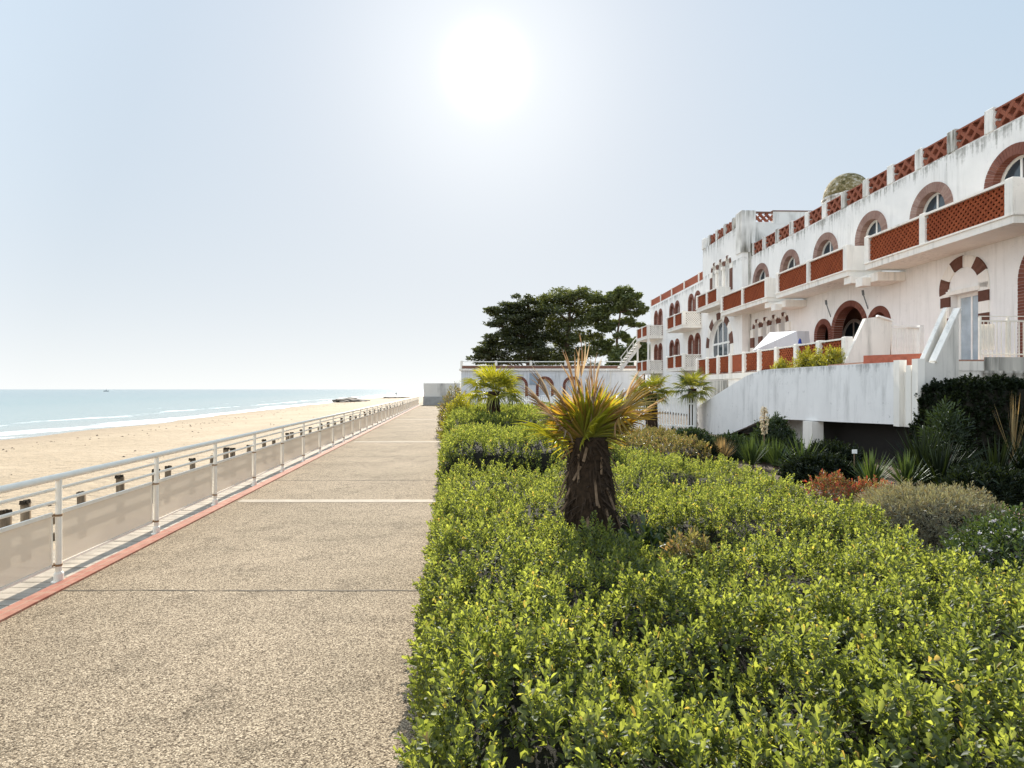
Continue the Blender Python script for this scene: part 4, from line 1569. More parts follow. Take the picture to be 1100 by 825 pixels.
def hedge(label, xl, xr, y0, y1, hfun, dens, m, seed, group=None, step=0.07, base=0.03, edge=0.16, ll=0.029, lw=0.0185, nl=15, name='hedge'):
    """xl(y), xr(y): edges across; hfun(x,y): clipped height"""
    rg = np.random.default_rng(seed)
    ny = max(4, int((y1 - y0) / step))
    wid = max(xr(y) - xl(y) for y in np.linspace(y0, y1, 9))
    nx = max(4, int(wid / step))
    ts = np.linspace(0, 1, nx)
    P3 = np.zeros((ny + 2, nx + 2, 3))
    for j, y in enumerate(np.linspace(y0, y1, ny)):
        a, b = xl(y), xr(y)
        for i, t in enumerate(ts):
            x = a + (b - a) * t
            e = min(x - a, b - x, (y - y0), (y1 - y))
            e = max(0.0, min(1.0, e / edge))
            rnd = math.sqrt(max(0, 1 - (1 - e) ** 2))
            nzv = mnoise.noise((x * 1.1 + seed, y * 1.1, 0.3)) * 0.12 + mnoise.noise((x * 2.6, y * 2.6 + seed, 1.3)) * 0.10
            z = base + (hfun(x, y) + nzv) * (0.55 + 0.45 * rnd)
            P3[j + 1, i + 1] = (x + 0.05 * mnoise.noise((x * 2, y * 2, 9.1)), y, max(base + 0.05, z))
    # skirt to the ground
    P3[0] = P3[1]; P3[-1] = P3[-2]
    P3[:, 0] = P3[:, 1]; P3[:, -1] = P3[:, -2]
    for sl in (np.s_[0, :], np.s_[-1, :], np.s_[:, 0], np.s_[:, -1]):
        P3[sl][..., 2] = base
    g = np.arange((ny + 2) * (nx + 2)).reshape(ny + 2, nx + 2)
    fs = np.stack([g[:-1, :-1], g[:-1, 1:], g[1:, 1:], g[1:, :-1]], -1).reshape(-1, 4)
    V = P3.reshape(-1, 3)
    cen = V.mean(0)
    loc = Vector((float(V[:, 0].mean()), float(V[:, 1].mean()), base))
    h = empty(name, loc, label, 'hedge', group)
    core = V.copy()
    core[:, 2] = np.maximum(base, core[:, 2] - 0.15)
    # sample
    q = V[fs]
    n1 = np.cross(q[:, 2] - q[:, 0], q[:, 3] - q[:, 1])
    area = np.linalg.norm(n1, axis=1) / 2
    nr = n1 / (np.linalg.norm(n1, axis=1, keepdims=True) + 1e-9)
    cy = q[:, :, 1].mean(1)
    dn = np.array([dens(y) for y in cy])
    w = area * dn
    k = int(w.sum())
    f = rg.choice(len(fs), k, p=w / w.sum())
    uu, vv = rg.random(k)[:, None], rg.random(k)[:, None]
    qq = q[f]
    pos = (qq[:, 0] * (1 - uu) + qq[:, 1] * uu) * (1 - vv) + (qq[:, 3] * (1 - uu) + qq[:, 2] * uu) * vv
    depth = rg.random(k) ** 1.6 * 0.15
    pos = pos - nr[f] * depth[:, None]
    pos[:, 2] -= 0.03
    # tufts: shoots stand prouder where a small scale noise is high
    tuft = np.array([mnoise.noise((p[0] * 7.5, p[1] * 7.5, seed * 1.7)) for p in pos])
    keep = rg.random(k) < np.clip((tuft + 0.42) * 3.0, 0.04, 1.0)
    pos, f, tuft = pos[keep], f[keep], tuft[keep]
    k = len(pos)
    pos[:, 2] += np.clip(tuft, -0.45, 0.5) * 0.24
    templ = [sprig(nl + int(rg.integers(-4, 5)), 0.082 * rg.uniform(0.75, 1.35), ll * rg.uniform(0.8, 1.25), lw * rg.uniform(0.8, 1.2), rg) for _ in range(9)]
    sc = (0.75 + 0.5 * rg.random(k)) * np.array([max(1.0, (330 / d) ** 0.5) for d in dn[f]])
    VV, FF = scatter_sprigs(pos, nr[f], sc, templ, rg, 0.62, 0.30)
    o = np.array(loc)
    link('foliage', np_mesh('foliage', VV - o, FF, m), h)
    link('dark_core', np_mesh('dark_core', core - o, fs, M['twig'], True), h)  # solid inner surface, painted near black as shade between the shoots
    return h


def xl_prom(y):
    return -0.105 + PS * y - 0.016 * min(y, 4.5)


def gd(x, y, cx, cy, r, d):
    return -d * math.exp(-((x - cx) ** 2 + (y - cy) ** 2) / (r * r))


PALM = (0.80, 5.9)


def h1(x, y):
    h = 0.67 + 0.04 * math.sin(x * 1.7 + y * 0.6)
    h += gd(x, y, PALM[0] + 0.05, PALM[1] - 0.25, 0.42, 0.50) + gd(x, y, 1.35, 5.1, 0.38, 0.42)
    h += gd(x, y, 2.3, 7.9, 0.50, 0.42) + gd(x, y, 1.5, 7.2, 0.3, 0.3) + gd(x, y, 1.7, 3.6, 0.22, 0.22) + gd(x, y, 0.7, 2.4, 0.2, 0.15) + gd(x, y, 2.6, 4.7, 0.25, 0.2)
    h += gd(x, y, 1.6, 9.6, 0.35, 0.25) + gd(x, y, 0.0, 7.0, 0.25, 0.15)
    if x < 0.7:
        h += -0.58 * max(0.0, min(1.0, (y - 8.7) / 0.25)) * max(0.0, min(1.0, (0.7 - x) / 0.3))
    return h


def xr1(y):
    return 3.35 + 0.07 * (y - 4) - 0.9 * max(0, (y - 9.5)) ** 1.2


hedge('big sunlit clipped hedge nearest the viewer beside the promenade', xl_prom, xr1, 0.5, 11.2, h1,
      lambda y: 820 if y < 3.5 else (580 if y < 6 else 330), M['hedge_leaf'], 11, edge=0.28)
hedge('second clipped hedge mound behind the shaggy palm at the promenade edge', lambda y: xl_prom(y), lambda y: 1.75 + 0.02 * y, 9.95, 14.7, lambda x, y: 0.90 + 0.06 * math.sin(y * 1.3),
      lambda y: 170, M['hedge_leaf'], 12, step=0.1, edge=0.4)
hedge('tallest clipped hedge at the foot of the yellow green palm', lambda y: xl_prom(y) + 0.05, lambda y: 2.3, 16.5, 26.0, lambda x, y: 1.02 + 0.006 * (y - 16) + gd(x, y, -0.6, 19.4, 0.6, 0.35),
      lambda y: 110, M['hedge_leaf'], 13, step=0.14, edge=0.45)
hedge('low brownish hedge between the shaggy palm and the picket fence', lambda y: 1.9, lambda y: 4.3, 12.6, 17.5, lambda x, y: 0.64,
      lambda y: 130, M['hedge_leaf_b'], 14, step=0.1, edge=0.4)


# ------------------------------------------------------------------ palms
def fan(petiole, Rf, n, spread, rg, droop=0.25, cup=0.12, rag=0.2, pet_r=0.011, wid=0.035):
    """fan palm frond along +x: petiole then a pleated fan; returns verts, quads"""
    V, Q = [], []

    def quad_strip(sts):
        o = len(V)
        for l, c, r in sts:
            V.extend([l, c, r])
        for i in range(len(sts) - 1):
            b = o + i * 3
            Q.append((b, b + 1, b + 4, b + 3))
            Q.append((b + 1, b + 2, b + 5, b + 4))
    # petiole
    st = []
    for i in range(4):
        t = i / 3
        x = petiole * t
        z = -0.10 * petiole * t * t
        st.append((Vector((x, pet_r * (1.3 - .5 * t), z)), Vector((x, 0, z - pet_r)), Vector((x, -pet_r * (1.3 - .5 * t), z))))
    quad_strip(st)
    hub = Vector((petiole, 0, -0.10 * petiole))
    for i in range(n):
        a = -spread + 2 * spread * i / (n - 1) + rg.normal() * 0.02
        ln = Rf * (1 - 0.25 * (abs(a) / spread) ** 2) * (1 - rag * rg.random())
        d = Vector((math.cos(a), math.sin(a), 0))
        s = Vector((-math.sin(a), math.cos(a), 0))
        w = wid * (0.8 + 0.3 * rg.random())
        dr = droop * (0.6 + 0.8 * rg.random())
        tw = rg.normal() * 0.05
        st = []
        for t, k in ((0.02, 0.25), (0.3, 0.75), (0.55, 1.0), (0.8, 0.6), (1.0, 0.06)):
            c = hub + d * (ln * t) + Vector((0, 0, cup * ln * math.sin(min(1, t * 1.3) * PI / 2) - dr * ln * t ** 3)) + s * (tw * ln * t * t)
            ww = w * k
            up_ = Vector((0, 0, 0.55 * ww))
            st.append((c + s * ww * 0.5 + up_, c, c - s * ww * 0.5 + up_))
        quad_strip(st)
    return np.array([tuple(v) for v in V]), np.array(Q)


def fan_palm(base, label, trunk_h, r0, r1, crown, rg, lean=(0, 0), group=None, shag=0, mats=('palm_green',)):
    """crown: list of (azimuth deg, elevation deg, petiole, radius, leaflets, spread, droop, material)"""
    t = empty('fan_palm', base, label, 'palm', group)
    # trunk
    n, m = 20, 16
    V, Q = [], []
    for j in range(m + 1):
        f = j / m
        for i in range(n):
            a = 2 * PI * i / n
            r = r0 + (r1 - r0) * f
            r *= 1 + 0.10 * mnoise.noise((3 * math.cos(a), 3 * math.sin(a), f * 7)) + 0.05 * rg.normal() * 0.6
            V.append((r * math.cos(a) + lean[0] * f, r * math.sin(a) + lean[1] * f, -0.1 + (trunk_h + 0.1) * f))
    for j in range(m):
        for i in range(n):
            Q.append((j * n + i, j * n + (i + 1) % n, (j + 1) * n + (i + 1) % n, (j + 1) * n + i))
    mb = MB()
    mb.v, mb.f = V, Q
    mb.f.append(tuple(m * n + i for i in range(n)))
    tr = mb.build('trunk', M['fibre'], t, True)
    # hairy fibre and old leaf bases on the trunk
    if shag:
        fb = MB()
        for i in range(shag * 22):
            f = rg.random()
            a = rg.random() * 2 * PI
            r = (r0 + (r1 - r0) * f)
            p = Vector((r * math.cos(a) + lean[0] * f, r * math.sin(a) + lean[1] * f, trunk_h * f))
            o_ = Vector((math.cos(a), math.sin(a), 0))
            l = 0.08 + 0.14 * rg.random()
            tip = p + o_ * (0.015 + 0.11 * rg.random() ** 2) + Vector((rg.normal() * 0.045, rg.normal() * 0.045, -l * rg.uniform(-0.3, 1.2)))
            s = Vector((-math.sin(a), math.cos(a), 0)) * (0.006 + 0.01 * rg.random())
            fb.add([p - s, p + s, tip], [(0, 1, 2)])
        fb.build('fibre_mat', M['fibre'], tr)
        for i in range(shag):
            sb = MB()
            f = 0.04 + 0.94 * (i + rg.random()) / shag
            a = i * 2.399 + rg.normal() * 0.2
            r = (r0 + (r1 - r0) * f) * 0.96
            p = Vector((r * math.cos(a) + lean[0] * f, r * math.sin(a) + lean[1] * f, trunk_h * f))
            o_ = Vector((math.cos(a), math.sin(a), 0))
            dz = 0.35 - 1.5 * rg.random() if f < 0.8 else 0.5 * rg.random() + 0.1
            l = 0.12 + 0.16 * rg.random()
            d = (o_ * (0.18 + 0.25 * rg.random()) + Vector((0.15 * rg.normal(), 0.1 * rg.normal(), dz if abs(dz) > 0.35 else -0.6))).normalized()
            s = d.cross(o_)
            if s.length < 0.05:
                s = Vector((0, 0, 1)).cross(o_)
            sb.bar(p, p + d * l, 0.030 - 0.012 * rg.random(), 0.010, o_ if abs(d.dot(o_)) < 0.9 else Vector((0, 0, 1)))
            sb.build('leaf_base', M['stub'], tr)
    top = Vector((lean[0], lean[1], trunk_h - 0.06))
    for (az, el, pe, Rf, nl, sp, dr, mt) in crown:
        V, Q = fan(pe, Rf, nl, R(sp), rg, dr, wid=(0.031 if nl > 12 else 0.022) * Rf / 0.6)
        o = link('frond', np_mesh('frond', V, Q, M[mt]), t)
        o.location = top + Vector((0.03 * math.cos(R(az)), 0.03 * math.sin(R(az)), 0.05 * rg.normal()))
        o.rotation_mode = 'XYZ'
        o.rotation_euler = (rg.normal() * 0.25, -R(el), R(az))
    return t


rg = np.random.default_rng(21)
cr = []
# shaggy palm: live fans in the middle, dry ones around
for az, el, pe, Rf, mt in ((268, 82, .12, .56, 'palm_gold'), (292, 74, .06, .54, 'palm_gold'), (246, 76, .04, .54, 'palm_gold'), (92, 80, .20, .56, 'palm_dry'), (66, 84, .16, .54, 'palm_lime'),
                           (275, 58, .02, .46, 'palm_lime'), (310, 50, .10, .50, 'palm_lime'), (228, 52, .08, .50, 'palm_lime'), (160, 58, .30, .52, 'palm_dry'), (20, 58, .30, .50, 'palm_dry'),
                           (200, 40, .34, .54, 'palm_dry'), (340, 36, .34, .56, 'palm_gold'), (190, 22, .30, .50, 'palm_lime'), (352, 20, .30, .50, 'palm_gold'), (120, 30, .3, .5, 'palm_green'), (55, 30, .3, .5, 'palm_green'),
                           (270, 70, .06, .56, 'palm_gold'), (304, 66, .08, .52, 'palm_lime')):
    cr.append((az, el, pe, Rf, 26, 105, .10 if 'lime' not in mt else 0.2, mt))
# withered, half folded spears standing up
for az, el, pe, Rf, nl, sp in ((110, 86, .62, .50, 5, 10), (130, 78, .58, .52, 6, 14), (60, 80, .5, .45, 5, 18), (175, 55, .52, .5, 6, 20), (5, 55, .52, .48, 7, 22), (200, 40, .5, .45, 6, 25), (350, 35, .45, .5, 6, 25), (280, 75, .42, .4, 6, 25)):
    cr.append((az, el, pe, Rf, nl, sp, 0.05, 'palm_dry'))
fan_palm((PALM[0], PALM[1], 0.03), 'shaggy wind burnt fan palm with orange and dry fronds rising from the hedge', 1.40, 0.34, 0.185, cr, rg, (-0.05, 0), None, 60)


def crown_of(rg, n, pe, Rf, mats, el0=75, el1=-20, nl=26, sp=115):
    out = []
    for i in range(n):
        f = i / (n - 1)
        out.append((i * 137.5 + rg.normal() * 8, el0 + (el1 - el0) * f + rg.normal() * 6, pe * (0.8 + .4 * rg.random()), Rf * (0.85 + .3 * rg.random()), nl, sp, 0.25 + 0.25 * f, mats[int(rg.integers(0, len(mats)))]))
    return out


rg = np.random.default_rng(22)
fan_palm((-0.66, 20.0, 0.03), 'yellow green fan palm standing in the far hedge beside the promenade', 1.80, 0.27, 0.19, crown_of(rg, 24, .55, .68, ('palm_green', 'palm_lime', 'palm_lime'), 70, -22), rg, (0.05, 0), None, 30)
rg = np.random.default_rng(23)
fan_palm((5.4, 23.0, 0.03), 'fan palm with a bare dark trunk standing in front of the white picket fence', 1.75, 0.23, 0.20, crown_of(rg, 22, .45, .58, ('palm_green',), 70, -25), rg, (-0.03, 0), None, 30)
rg = np.random.default_rng(24)
fan_palm((7.75, 25.6, 0.03), 'dark green fan palm beside the foot of the white ramp', 1.9, 0.2, 0.17, crown_of(rg, 22, .45, .60, ('palm_green', 'palm_green', 'spike_leaf'), 70, -30), rg, (0, 0), None, 24)


# ------------------------------------------------------------------ garden shrubs
def bush(name, c, r, label, m, n, ll, lw, seed, group=None, cat='shrub', nl=11, extra=None, core=True, up=0.45):
    rg = np.random.default_rng(seed)
    b = empty(name, (c[0], c[1], c[2]), label, cat, group)
    p = rg.normal(size=(n, 3))
    p[:, 2] = np.abs(p[:, 2]) * 1.1 - 0.15
    p /= np.linalg.norm(p, axis=1, keepdims=True)
    lump = np.array([1 + 0.22 * mnoise.noise((q[0] * 2.2 + seed, q[1] * 2.2, q[2] * 2.2)) for q in p])
    pos = p * np.array(r) * (lump * (0.78 + 0.24 * rg.random(n)))[:, None]
    pos[:, 2] = np.maximum(0.02, pos[:, 2])
    templ = [sprig(nl, ll * 2.2, ll, lw, rg) for _ in range(6)]
    V, Q = scatter_sprigs(pos, p, 0.7 + 0.6 * rg.random(n), templ, rg, up, 0.35)
    link('foliage', np_mesh('foliage', V, Q, m), b)
    if core:
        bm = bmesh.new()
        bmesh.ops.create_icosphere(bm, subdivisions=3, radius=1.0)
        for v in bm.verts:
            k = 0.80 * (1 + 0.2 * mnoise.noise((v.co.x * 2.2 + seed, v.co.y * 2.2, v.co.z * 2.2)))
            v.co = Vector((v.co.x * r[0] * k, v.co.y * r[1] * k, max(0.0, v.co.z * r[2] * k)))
        me = bpy.data.meshes.new('branches_or_dark_core')
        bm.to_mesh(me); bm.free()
        me.materials.append(M['twig'])  # solid core painted near black for the shade inside the bush
        link('branches_or_dark_core', me, b)
    else:
        st = MB()
        for i in range(9):
            q = p[int(rg.integers(0, n))] * np.array(r) * 0.8
            st.tube([(q[0] * 0.1, q[1] * 0.1, 0), (q[0] * 0.5, q[1] * 0.5, abs(q[2]) * 0.55), (q[0], q[1], abs(q[2]))], [0.014, 0.009, 0.004], 5)
        st.build('branches_or_dark_core', M['bark'], b)
    if extra:
        mt, k, s = extra
        idx = rg.choice(n, k)
        fl = pos[idx] + p[idx] * 0.05 + np.array([0, 0, 0.04])
        t2 = [sprig(6, s * 0.6, s, s * 0.7, rg) for _ in range(3)]
        V, Q = scatter_sprigs(fl, p[idx], np.ones(k), t2, rg, 0.6, 0.2)
        link('blossom', np_mesh('blossom', V, Q, M[mt]), b)
    return b


def spiky(name, c, n, ln, label, m, seed, group=None, wid=0.035, el=(10, 85), flower=None, stem=0.0):
    rg = np.random.default_rng(seed)
    b = empty(name, c, label, 'yucca', group)
    V, Q = [], []
    for i in range(n):
        az = rg.random() * 2 * PI
        e = R(el[0] + (el[1] - el[0]) * rg.random() ** 0.8)
        d = Vector((math.cos(az) * math.cos(e), math.sin(az) * math.cos(e), math.sin(e)))
        s = Vector((-math.sin(az), math.cos(az), 0))
        L_ = ln * (0.75 + 0.4 * rg.random())
        o = len(V)
        for t, k in ((0, .55), (.3, 1), (.65, .8), (1, .04)):
            p = d * (L_ * t) + Vector((0, 0, stem - 0.12 * L_ * t * t * math.cos(e)))
            w = s * wid * k * 0.5
            nn = d.cross(s) * (wid * 0.25 * k)
            V.extend([p - w, p + nn, p + w])
        for j in range(3):
            q = o + j * 3
            Q.append((q, q + 1, q + 4, q + 3)); Q.append((q + 1, q + 2, q + 5, q + 4))
    link('leaves', np_mesh('leaves', np.array([tuple(v) for v in V]), np.array(Q), m), b)
    MB().lathe([(0.07, -0.02), (0.06, 0.05 + stem)], 8).build('stem', M['bark'], b)
    if flower:
        h0, h1_ = flower
        fp, fn = [], []
        for i in range(90):
            a = i * 2.399
            z = h0 + (h1_ - h0) * rg.random()
            r = 0.02 + 0.045 * math.sin(PI * (z - h0) / (h1_ - h0))
            fp.append((r * math.cos(a), r * math.sin(a), z)); fn.append((math.cos(a), math.sin(a), -0.3))
        t2 = [sprig(5, 0.025, 0.036, 0.022, rg) for _ in range(3)]
        VV, FF = scatter_sprigs(np.array(fp), np.array(fn), np.ones(90), t2, rg, 0.0, 0.2)
        link('flower_spike', np_mesh('flower_spike', VV, FF, M['cream_flower']), b)
        MB().tube([(0, 0, 0), (0, 0, h1_)], 0.015, 6).build('flower_stalk', M['stub'], b)
    return b


G0 = 0.03
bush('lavender_bush', (5.2, 7.4, G0), (0.90, 0.75, 0.61), 'rounded grey green lavender mound beyond the big hedge', M['lav_leaf'], 4200, 0.05, 0.007, 31, cat='lavender', nl=12, up=0.3)
bush('flowering_bush', (4.75, 5.3, G0), (0.70, 0.8, 0.66), 'dark green bush dotted with small pale flowers next to the big hedge', M['spike_leaf'], 1700, 0.045, 0.018, 33, extra=('flower', 260, 0.020))
bush('red_leaved_shrub', (5.45, 10.2, G0), (0.36, 0.30, 0.34), 'small shrub with red leaf tips in front of the yuccas', M['shrub_red'], 200, 0.055, 0.018, 34, core=False)
bush('red_leaved_shrub', (6.0, 9.9, G0), (0.33, 0.3, 0.27), 'lower shrub with fiery red and green leaves beside the lavender', M['shrub_red'], 150, 0.055, 0.018, 35, core=False)
spiky('yucca', (6.45, 13.2, G0), 80, 0.95, 'green yucca with stiff sword leaves growing below the concrete pier', M['spike_leaf'], 36)
spiky('yucca', (6.75, 11.2, G0), 110, 0.72, 'bushy bright green sword leaved plant in front of the white plant label', M['spike_leaf'], 37, el=(35, 88), wid=0.03)
spiky('yucca', (7.35, 11.1, G0), 110, 0.70, 'bushy bright green sword leaved plant closest to the stair base wall', M['spike_leaf'], 38, el=(30, 88), wid=0.03)
spiky('flowering_yucca', (6.35, 15.0, G0), 70, 0.75, 'yucca carrying a cream flower spike against the white ramp', M['spike_leaf'], 39, flower=(0.75, 1.42))
for i, (x, y, rx, rz, lab) in enumerate(((5.35, 17.6, .6, .5, 'glossy leaved shrub with grey highlights at the foot of the ramp'), (6.0, 16.2, .6, .48, 'dark shrub between the ramp foot and the flower spike'), (6.85, 15.6, .55, .95, 'tall green oleander like shrub under the flower spike yucca'), (5.3, 18.6, .7, .42, 'low green shrub in front of the picket fence'), (7.3, 13.6, .6, .5, 'dark low shrub between the yuccas under the ramp'), (6.2, 12.1, .55, .4, 'dark low shrub beside the tiny white label'), (4.75, 15.6, .55, .45, 'dark low shrub at the end of the brownish hedge'), (7.9, 9.9, .6, .4, 'dark low shrub beside the red garden path'))):
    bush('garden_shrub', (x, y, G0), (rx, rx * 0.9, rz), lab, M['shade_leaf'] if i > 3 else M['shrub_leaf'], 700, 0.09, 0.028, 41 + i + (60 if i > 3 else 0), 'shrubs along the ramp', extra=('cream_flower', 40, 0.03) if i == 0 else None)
spiky('ornamental_grass', (5.45, 15.4, G0), 140, 0.65, 'tuft of dry straw coloured grass among the shrubs by the ramp', M['straw'], 46, wid=0.012, el=(40, 88))
spiky('ornamental_grass', (5.75, 14.3, G0), 140, 0.75, 'clump of dark upright strap leaves in front of the ramp shrubs', M['spike_leaf'], 47, wid=0.022, el=(40, 88))
spiky('ornamental_grass', (6.2, 14.0, G0), 130, 0.72, 'second clump of dark strap leaves below the flower spike', M['spike_leaf'], 48, wid=0.022, el=(40, 88))
# dark mass of plants in the shade at right
for i, (x, y, ln, lab) in enumerate(((7.9, 11.0, 1.0, 'large spiky plant in deep shade beside the narrow leaved shrub'), (8.7, 10.7, 1.05, 'broad spiky plant in deep shade in front of the dark hedge'), (9.4, 10.8, 1.1, 'dark spiky plant around the dry golden reeds'), (8.3, 12.0, 1.15, 'tall spiky plant in shade beside the stair base'))):
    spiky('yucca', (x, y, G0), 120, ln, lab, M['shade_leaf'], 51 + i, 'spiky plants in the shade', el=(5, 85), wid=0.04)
bush('bamboo_shrub', (9.0, 12.35, G0), (0.36, 0.34, 1.25), 'tall narrow leaved shrub catching light at the corner of the stair', M['shrub_leaf'], 300, 0.14, 0.018, 56, core=False)
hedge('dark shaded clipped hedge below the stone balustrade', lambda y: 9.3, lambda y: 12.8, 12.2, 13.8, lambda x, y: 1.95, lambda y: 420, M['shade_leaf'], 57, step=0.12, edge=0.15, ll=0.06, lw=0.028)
spiky('dry_reed', (9.55, 11.35, 0.5), 26, 1.25, 'tuft of tall dry golden reeds in front of the dark hedge', M['straw'], 58, wid=0.013, el=(70, 89))
bush('dark_leaved_plant', (1.25, 5.45, 0.02), (0.38, 0.36, 0.42), 'dark glossy big leaved plant in the dark gap at the foot of the shaggy palm', M['shrub_leaf'], 130, 0.10, 0.045, 59, core=False)
bush('bronze_shrub', (1.42, 4.75, 0.2), (0.26, 0.24, 0.46), 'smaller bronze leaved shrub poking through the big hedge near the dark gap', M['hedge_leaf_b'], 330, 0.05, 0.016, 60, core=False)
bush('bronze_shrub', (2.75, 5.5, 0.25), (0.36, 0.32, 0.46), 'larger orange bronze shrub showing through the middle of the big hedge', M['hedge_leaf_b'], 380, 0.045, 0.015, 160, core=False)
bush('golden_bush', (-1.95, 21.5, G0), (0.5, 0.6, 1.45), 'golden green bush between the yellow green palm and the promenade', M['shrub_yellow'], 420, 0.10, 0.03, 61)
bush('dry_palm_bush', (-2.35, 24.8, G0), (0.6, 0.6, 1.75), 'brownish bush rising behind the golden bush near the far wall', M['hedge_leaf_b'], 420, 0.12, 0.03, 62)
for i, (u, y, r, h) in enumerate(((840, 20.6, .30, .85), (865, 19.5, .36, 1.15), (881, 18.8, .32, 1.0), (896, 18.2, .32, 1.1))):
    p = at(u, 400, y)
    bush('yellow_shrub', (p.x, p.y, 1.95), (r, r * 1.2, h),
         ('smallest yellow shrub above the ramp wall', 'largest yellow green shrub above the ramp wall', 'low yellow shrub between two larger ones above the ramp wall', 'yellow shrub next to the sloping parapet')[i],
         M['shrub_yellow'], 300, 0.085, 0.026, 63 + i, 'yellow shrubs above the ramp wall')
pl = MB()
pl.slab([(9.12, 18.0), (9.85, 18.0), (9.85, 21.2), (8.88, 21.2)], 1.33, 1.95)
o = pl.build('planter', M['trim'])
tag(o, 'white raised planter holding yellow shrubs behind the ramp wall', 'planter')
# little plant label
lbp = empty('plant_label', (6.75, 11.75, G0), 'tiny white label on a stake by the sword leaved plants', 'plant label')
MB().box(-0.01, 0.01, -0.005, 0.005, 0, 0.62).build('stake', M['stub'], lbp)
MB().box(-0.05, 0.05, -0.012, -0.006, 0.60, 0.68).build('card', M['frame'], lbp)

#@@SMALL@@
# ------------------------------------------------------------------ far shore details
def rock(name, c, r, label, seed):
    bm = bmesh.new()
    bmesh.ops.create_icosphere(bm, subdivisions=4, radius=1)
    for v in bm.verts:
        k = 1 + 0.35 * mnoise.noise(v.co * 1.7 + Vector((seed, 0, 0))) + 0.18 * mnoise.noise(v.co * 5 + Vector((0, seed, 0)))
        v.co = Vector((v.co.x * r[0] * k, v.co.y * r[1] * k, v.co.z * r[2] * k))
    me = bpy.data.meshes.new(name)
    bm.to_mesh(me); bm.free()
    me.materials.append(M['rock'])
    return tag(link(name, me, None, c), label, 'rock')


p = at(376, 430.5, 160)
rock('rock_groyne', (p.x, p.y, -1.55), (4.5, 7, 1.0), 'low dark rocks at the water edge far along the beach', 1)
p = at(427, 427.5, 217)
rock('rock_jetty', (p.x, p.y, -1.6), (6.2, 3.5, 0.75), 'flat dark rock shelf under the distant standing figure', 2)
# distant standing person: one continuous skinned figure
def person(loc, label):
    J = [(0, 0, .93), (0, 0, 1.15), (0, 0, 1.38), (0, 0, 1.5), (0, .01, 1.62), (0, .0, 1.72), (.09, 0, .88), (.11, 0, .48), (.12, .02, .06), (.12, -.12, .03), (-.09, 0, .88), (-.11, 0, .48), (-.12, .02, .06), (-.12, -.12, .03),
         (.19, 0, 1.38), (.25, .02, 1.1), (.26, -.03, .84), (-.19, 0, 1.38), (-.25, .02, 1.1), (-.26, -.03, .84)]
    E = [(0, 1), (1, 2), (2, 3), (3, 4), (4, 5), (0, 6), (6, 7), (7, 8), (8, 9), (0, 10), (10, 11), (11, 12), (12, 13), (2, 14), (14, 15), (15, 16), (2, 17), (17, 18), (18, 19)]
    Rr = [.13, .125, .13, .06, .10, .07, .09, .062, .042, .035, .09, .062, .042, .035, .055, .042, .034, .055, .042, .034]
    me = bpy.data.meshes.new('person')
    me.from_pydata(J, E, [])
    o = bpy.data.objects.new('person', me)
    C.objects.link(o)
    sk = o.modifiers.new('s', 'SKIN')
    for v, r_ in zip(me.skin_vertices[0].data, Rr):
        v.radius = (r_, r_)
    me.skin_vertices[0].data[0].use_root = True
    o.modifiers.new('d', 'SUBSURF').levels = 1
    dg = bpy.context.evaluated_depsgraph_get()
    m2 = bpy.data.meshes.new_from_object(o.evaluated_get(dg))
    bpy.data.objects.remove(o)
    m2.materials.clear()
    m2.materials.append(M['cloth']); m2.materials.append(M['skin'])
    for f in m2.polygons:
        f.material_index = 1 if f.center.z > 1.50 or (abs(f.center.x) > .2 and f.center.z < .9) else 0
        f.use_smooth = True
    return tag(link('person', m2, None, loc), label, 'person')


p = at(425.5, 426, 217)
person((p.x, p.y, -0.98), 'distant person in dark clothes standing on the rock shelf by the sea')
# tiny boat on the horizon
p = at(114, 420.5, 900)
bt = empty('fishing_boat', (p.x, 900, -1.57), 'tiny boat far out on the sea near the horizon', 'boat')
mb = MB()
mb.slab([(-3.5, -1.0), (2.2, -1.1), (4.2, 0), (2.2, 1.1), (-3.5, 1.0)], -0.3, 1.0)
mb.build('hull', M['darkmetal'], bt)
MB().box(-2.0, 0.3, -0.7, 0.7, 1.0, 2.4).build('cabin', M['frame'], bt)
MB().tube([(0.6, 0, 1.0), (0.6, 0, 4.2)], 0.07, 6).build('mast', M['darkmetal'], bt)

#@@LIGHT@@
# ------------------------------------------------------------------ light, sky, camera
SUN_EL, SUN_AZ = 28.2, -2.5           # azimuth clockwise from +y
S = Vector((math.sin(R(SUN_AZ)) * math.cos(R(SUN_EL)), math.cos(R(SUN_AZ)) * math.cos(R(SUN_EL)), math.sin(R(SUN_EL))))
w = bpy.data.worlds.new('World')
scene.world = w
w.use_nodes = True
nt = w.node_tree
nt.nodes.clear()
k = N(nt)
sky = k.n('TexSky')
sky.sky_type = 'NISHITA'
sky.sun_disc = False
sky.sun_elevation = R(SUN_EL)
sky.sun_rotation = R(SUN_AZ)
sky.altitude = 0
sky.air_density = 1.0
sky.dust_density = 0.4
sky.ozone_density = 1.0
bg = k.n('Background')
bg.inputs['Strength'].default_value = 0.12
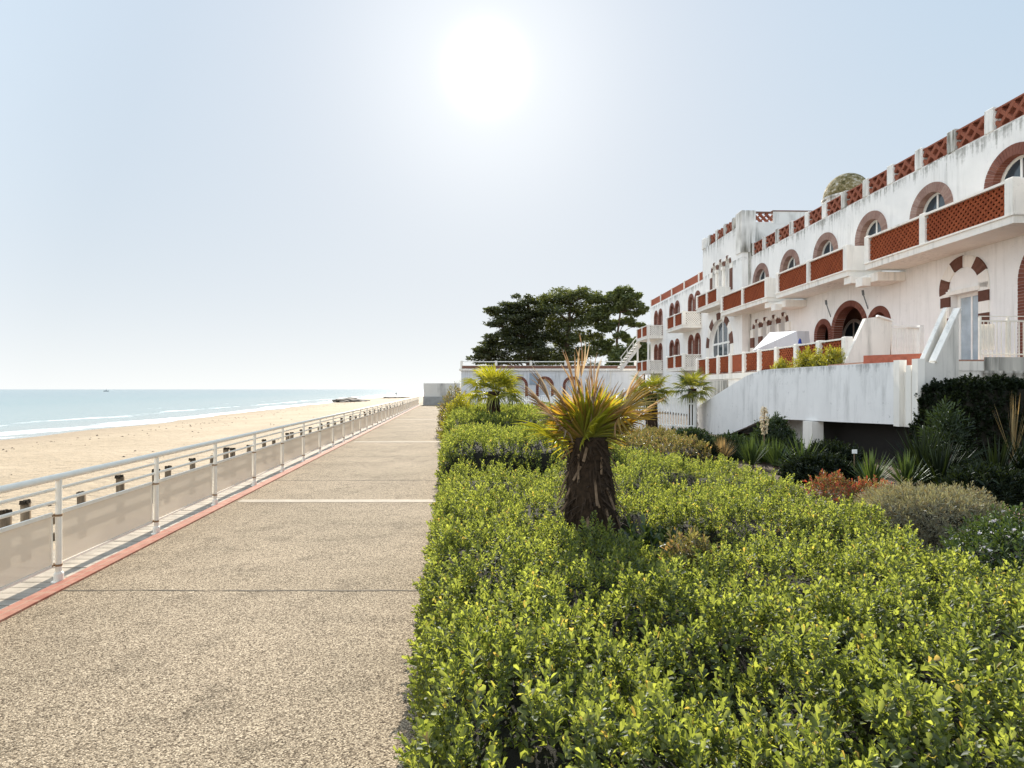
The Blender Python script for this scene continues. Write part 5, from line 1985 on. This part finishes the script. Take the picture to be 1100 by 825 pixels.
# thin sea haze evens the sky out: c * A / (c + B)
va = k.n('VectorMath'); va.operation = 'ADD'
k.l(sky.outputs['Color'], va.inputs[0]); va.inputs[1].default_value = (0.80, 0.52, 0.08)
vm = k.n('VectorMath'); vm.operation = 'MULTIPLY'
k.l(sky.outputs['Color'], vm.inputs[0]); vm.inputs[1].default_value = (2.80, 2.93, 3.08)
vd = k.n('VectorMath'); vd.operation = 'DIVIDE'
k.l(vm.outputs[0], vd.inputs[0]); k.l(va.outputs[0], vd.inputs[1])
hs = k.n('HueSaturation')
hs.inputs['Saturation'].default_value = 1.0
k.l(vd.outputs[0], hs.inputs['Color'])
k.l(hs.outputs['Color'], bg.inputs['Color'])
# bright aureole of scattered light round the sun
tc = k.n('TexCoord')
dp = k.n('VectorMath')
dp.operation = 'DOT_PRODUCT'
k.l(tc.outputs['Generated'], dp.inputs[0])
dp.inputs[1].default_value = S
cl_ = k.math('MAXIMUM', dp.outputs['Value'], 0.0)
core = k.math('MULTIPLY', k.math('POWER', cl_, 1500.0), 2.4)
mid_ = k.math('MULTIPLY', k.math('POWER', cl_, 66.0), 0.27)
wide = k.math('MULTIPLY', k.math('POWER', cl_, 9.0), 0.10)
tot = k.math('ADD', core, k.math('ADD', mid_, wide))
em = k.n('Background')
em.inputs['Color'].default_value = (1.0, 0.955, 0.84, 1)
k.l(k.math("MULTIPLY", tot, 0.3), em.inputs['Strength'])
# fill light added to the unseen sky behind the viewer, broken up by noise
d2 = k.n('VectorMath')
d2.operation = 'DOT_PRODUCT'
k.l(tc.outputs['Generated'], d2.inputs[0])
d2.inputs[1].default_value = Vector((-0.75, -0.6, 0.28)).normalized()
cn_ = k.noise(tc.outputs['Generated'], 3.5, 6, 0.6)
sky_fill = k.math('MULTIPLY', k.math('POWER', k.math('MAXIMUM', d2.outputs['Value'], 0.0), 1.3), k.math('ADD', 0.45, cn_))
em2 = k.n('Background')
em2.inputs['Color'].default_value = (1.0, 0.965, 0.91, 1)
k.l(k.math('MULTIPLY', sky_fill, 0.43), em2.inputs['Strength'])
# warm pale haze low over the horizon
sz = k.n('SeparateXYZ')
k.l(tc.outputs['Generated'], sz.inputs[0])
hz_ = k.math('POWER', k.math('SUBTRACT', 1.0, k.math('ABSOLUTE', sz.outputs['Z']), True), 9.0)
em3 = k.n('Background')
em3.inputs['Color'].default_value = (1.0, 0.92, 0.60, 1)
k.l(k.math('MULTIPLY', hz_, 0.11), em3.inputs['Strength'])
ad3 = k.n('AddShader')
k.l(em.outputs[0], ad3.inputs[0])
k.l(em3.outputs[0], ad3.inputs[1])
ad0 = k.n('AddShader')
k.l(ad3.outputs[0], ad0.inputs[0])
k.l(em2.outputs[0], ad0.inputs[1])
ad = k.n('AddShader')
k.l(bg.outputs[0], ad.inputs[0])
k.l(ad0.outputs[0], ad.inputs[1])
wo = k.n('OutputWorld')
k.l(ad.outputs[0], wo.inputs['Surface'])

sl = bpy.data.lights.new('sun', 'SUN')
sl.energy = 4.0
sl.angle = R(0.53)
sl.color = (1.0, 0.93, 0.82)
so = bpy.data.objects.new('sun', sl)
C.objects.link(so)
so.location = (0, 40, 60)
so.rotation_euler = S.to_track_quat('Z', 'Y').to_euler()

cam = bpy.data.cameras.new('camera')
cam.sensor_width = 36
cam.lens = F / 1100 * 36
cam.shift_y = 5.5 / 1100
cam.clip_start = 0.05
cam.clip_end = 20000
co = bpy.data.objects.new('camera', cam)
C.objects.link(co)
co.location = (0, 0, CH)
co.rotation_euler = (R(90), 0, 0)
scene.camera = co
scene.view_settings.view_transform = 'Standard'
scene.view_settings.look = 'None'
scene.view_settings.exposure = 1.2
scene.view_settings.gamma = 1.0
scene.cycles.max_bounces = 8
scene.cycles.transparent_max_bounces = 12
scene.cycles.use_denoising = True
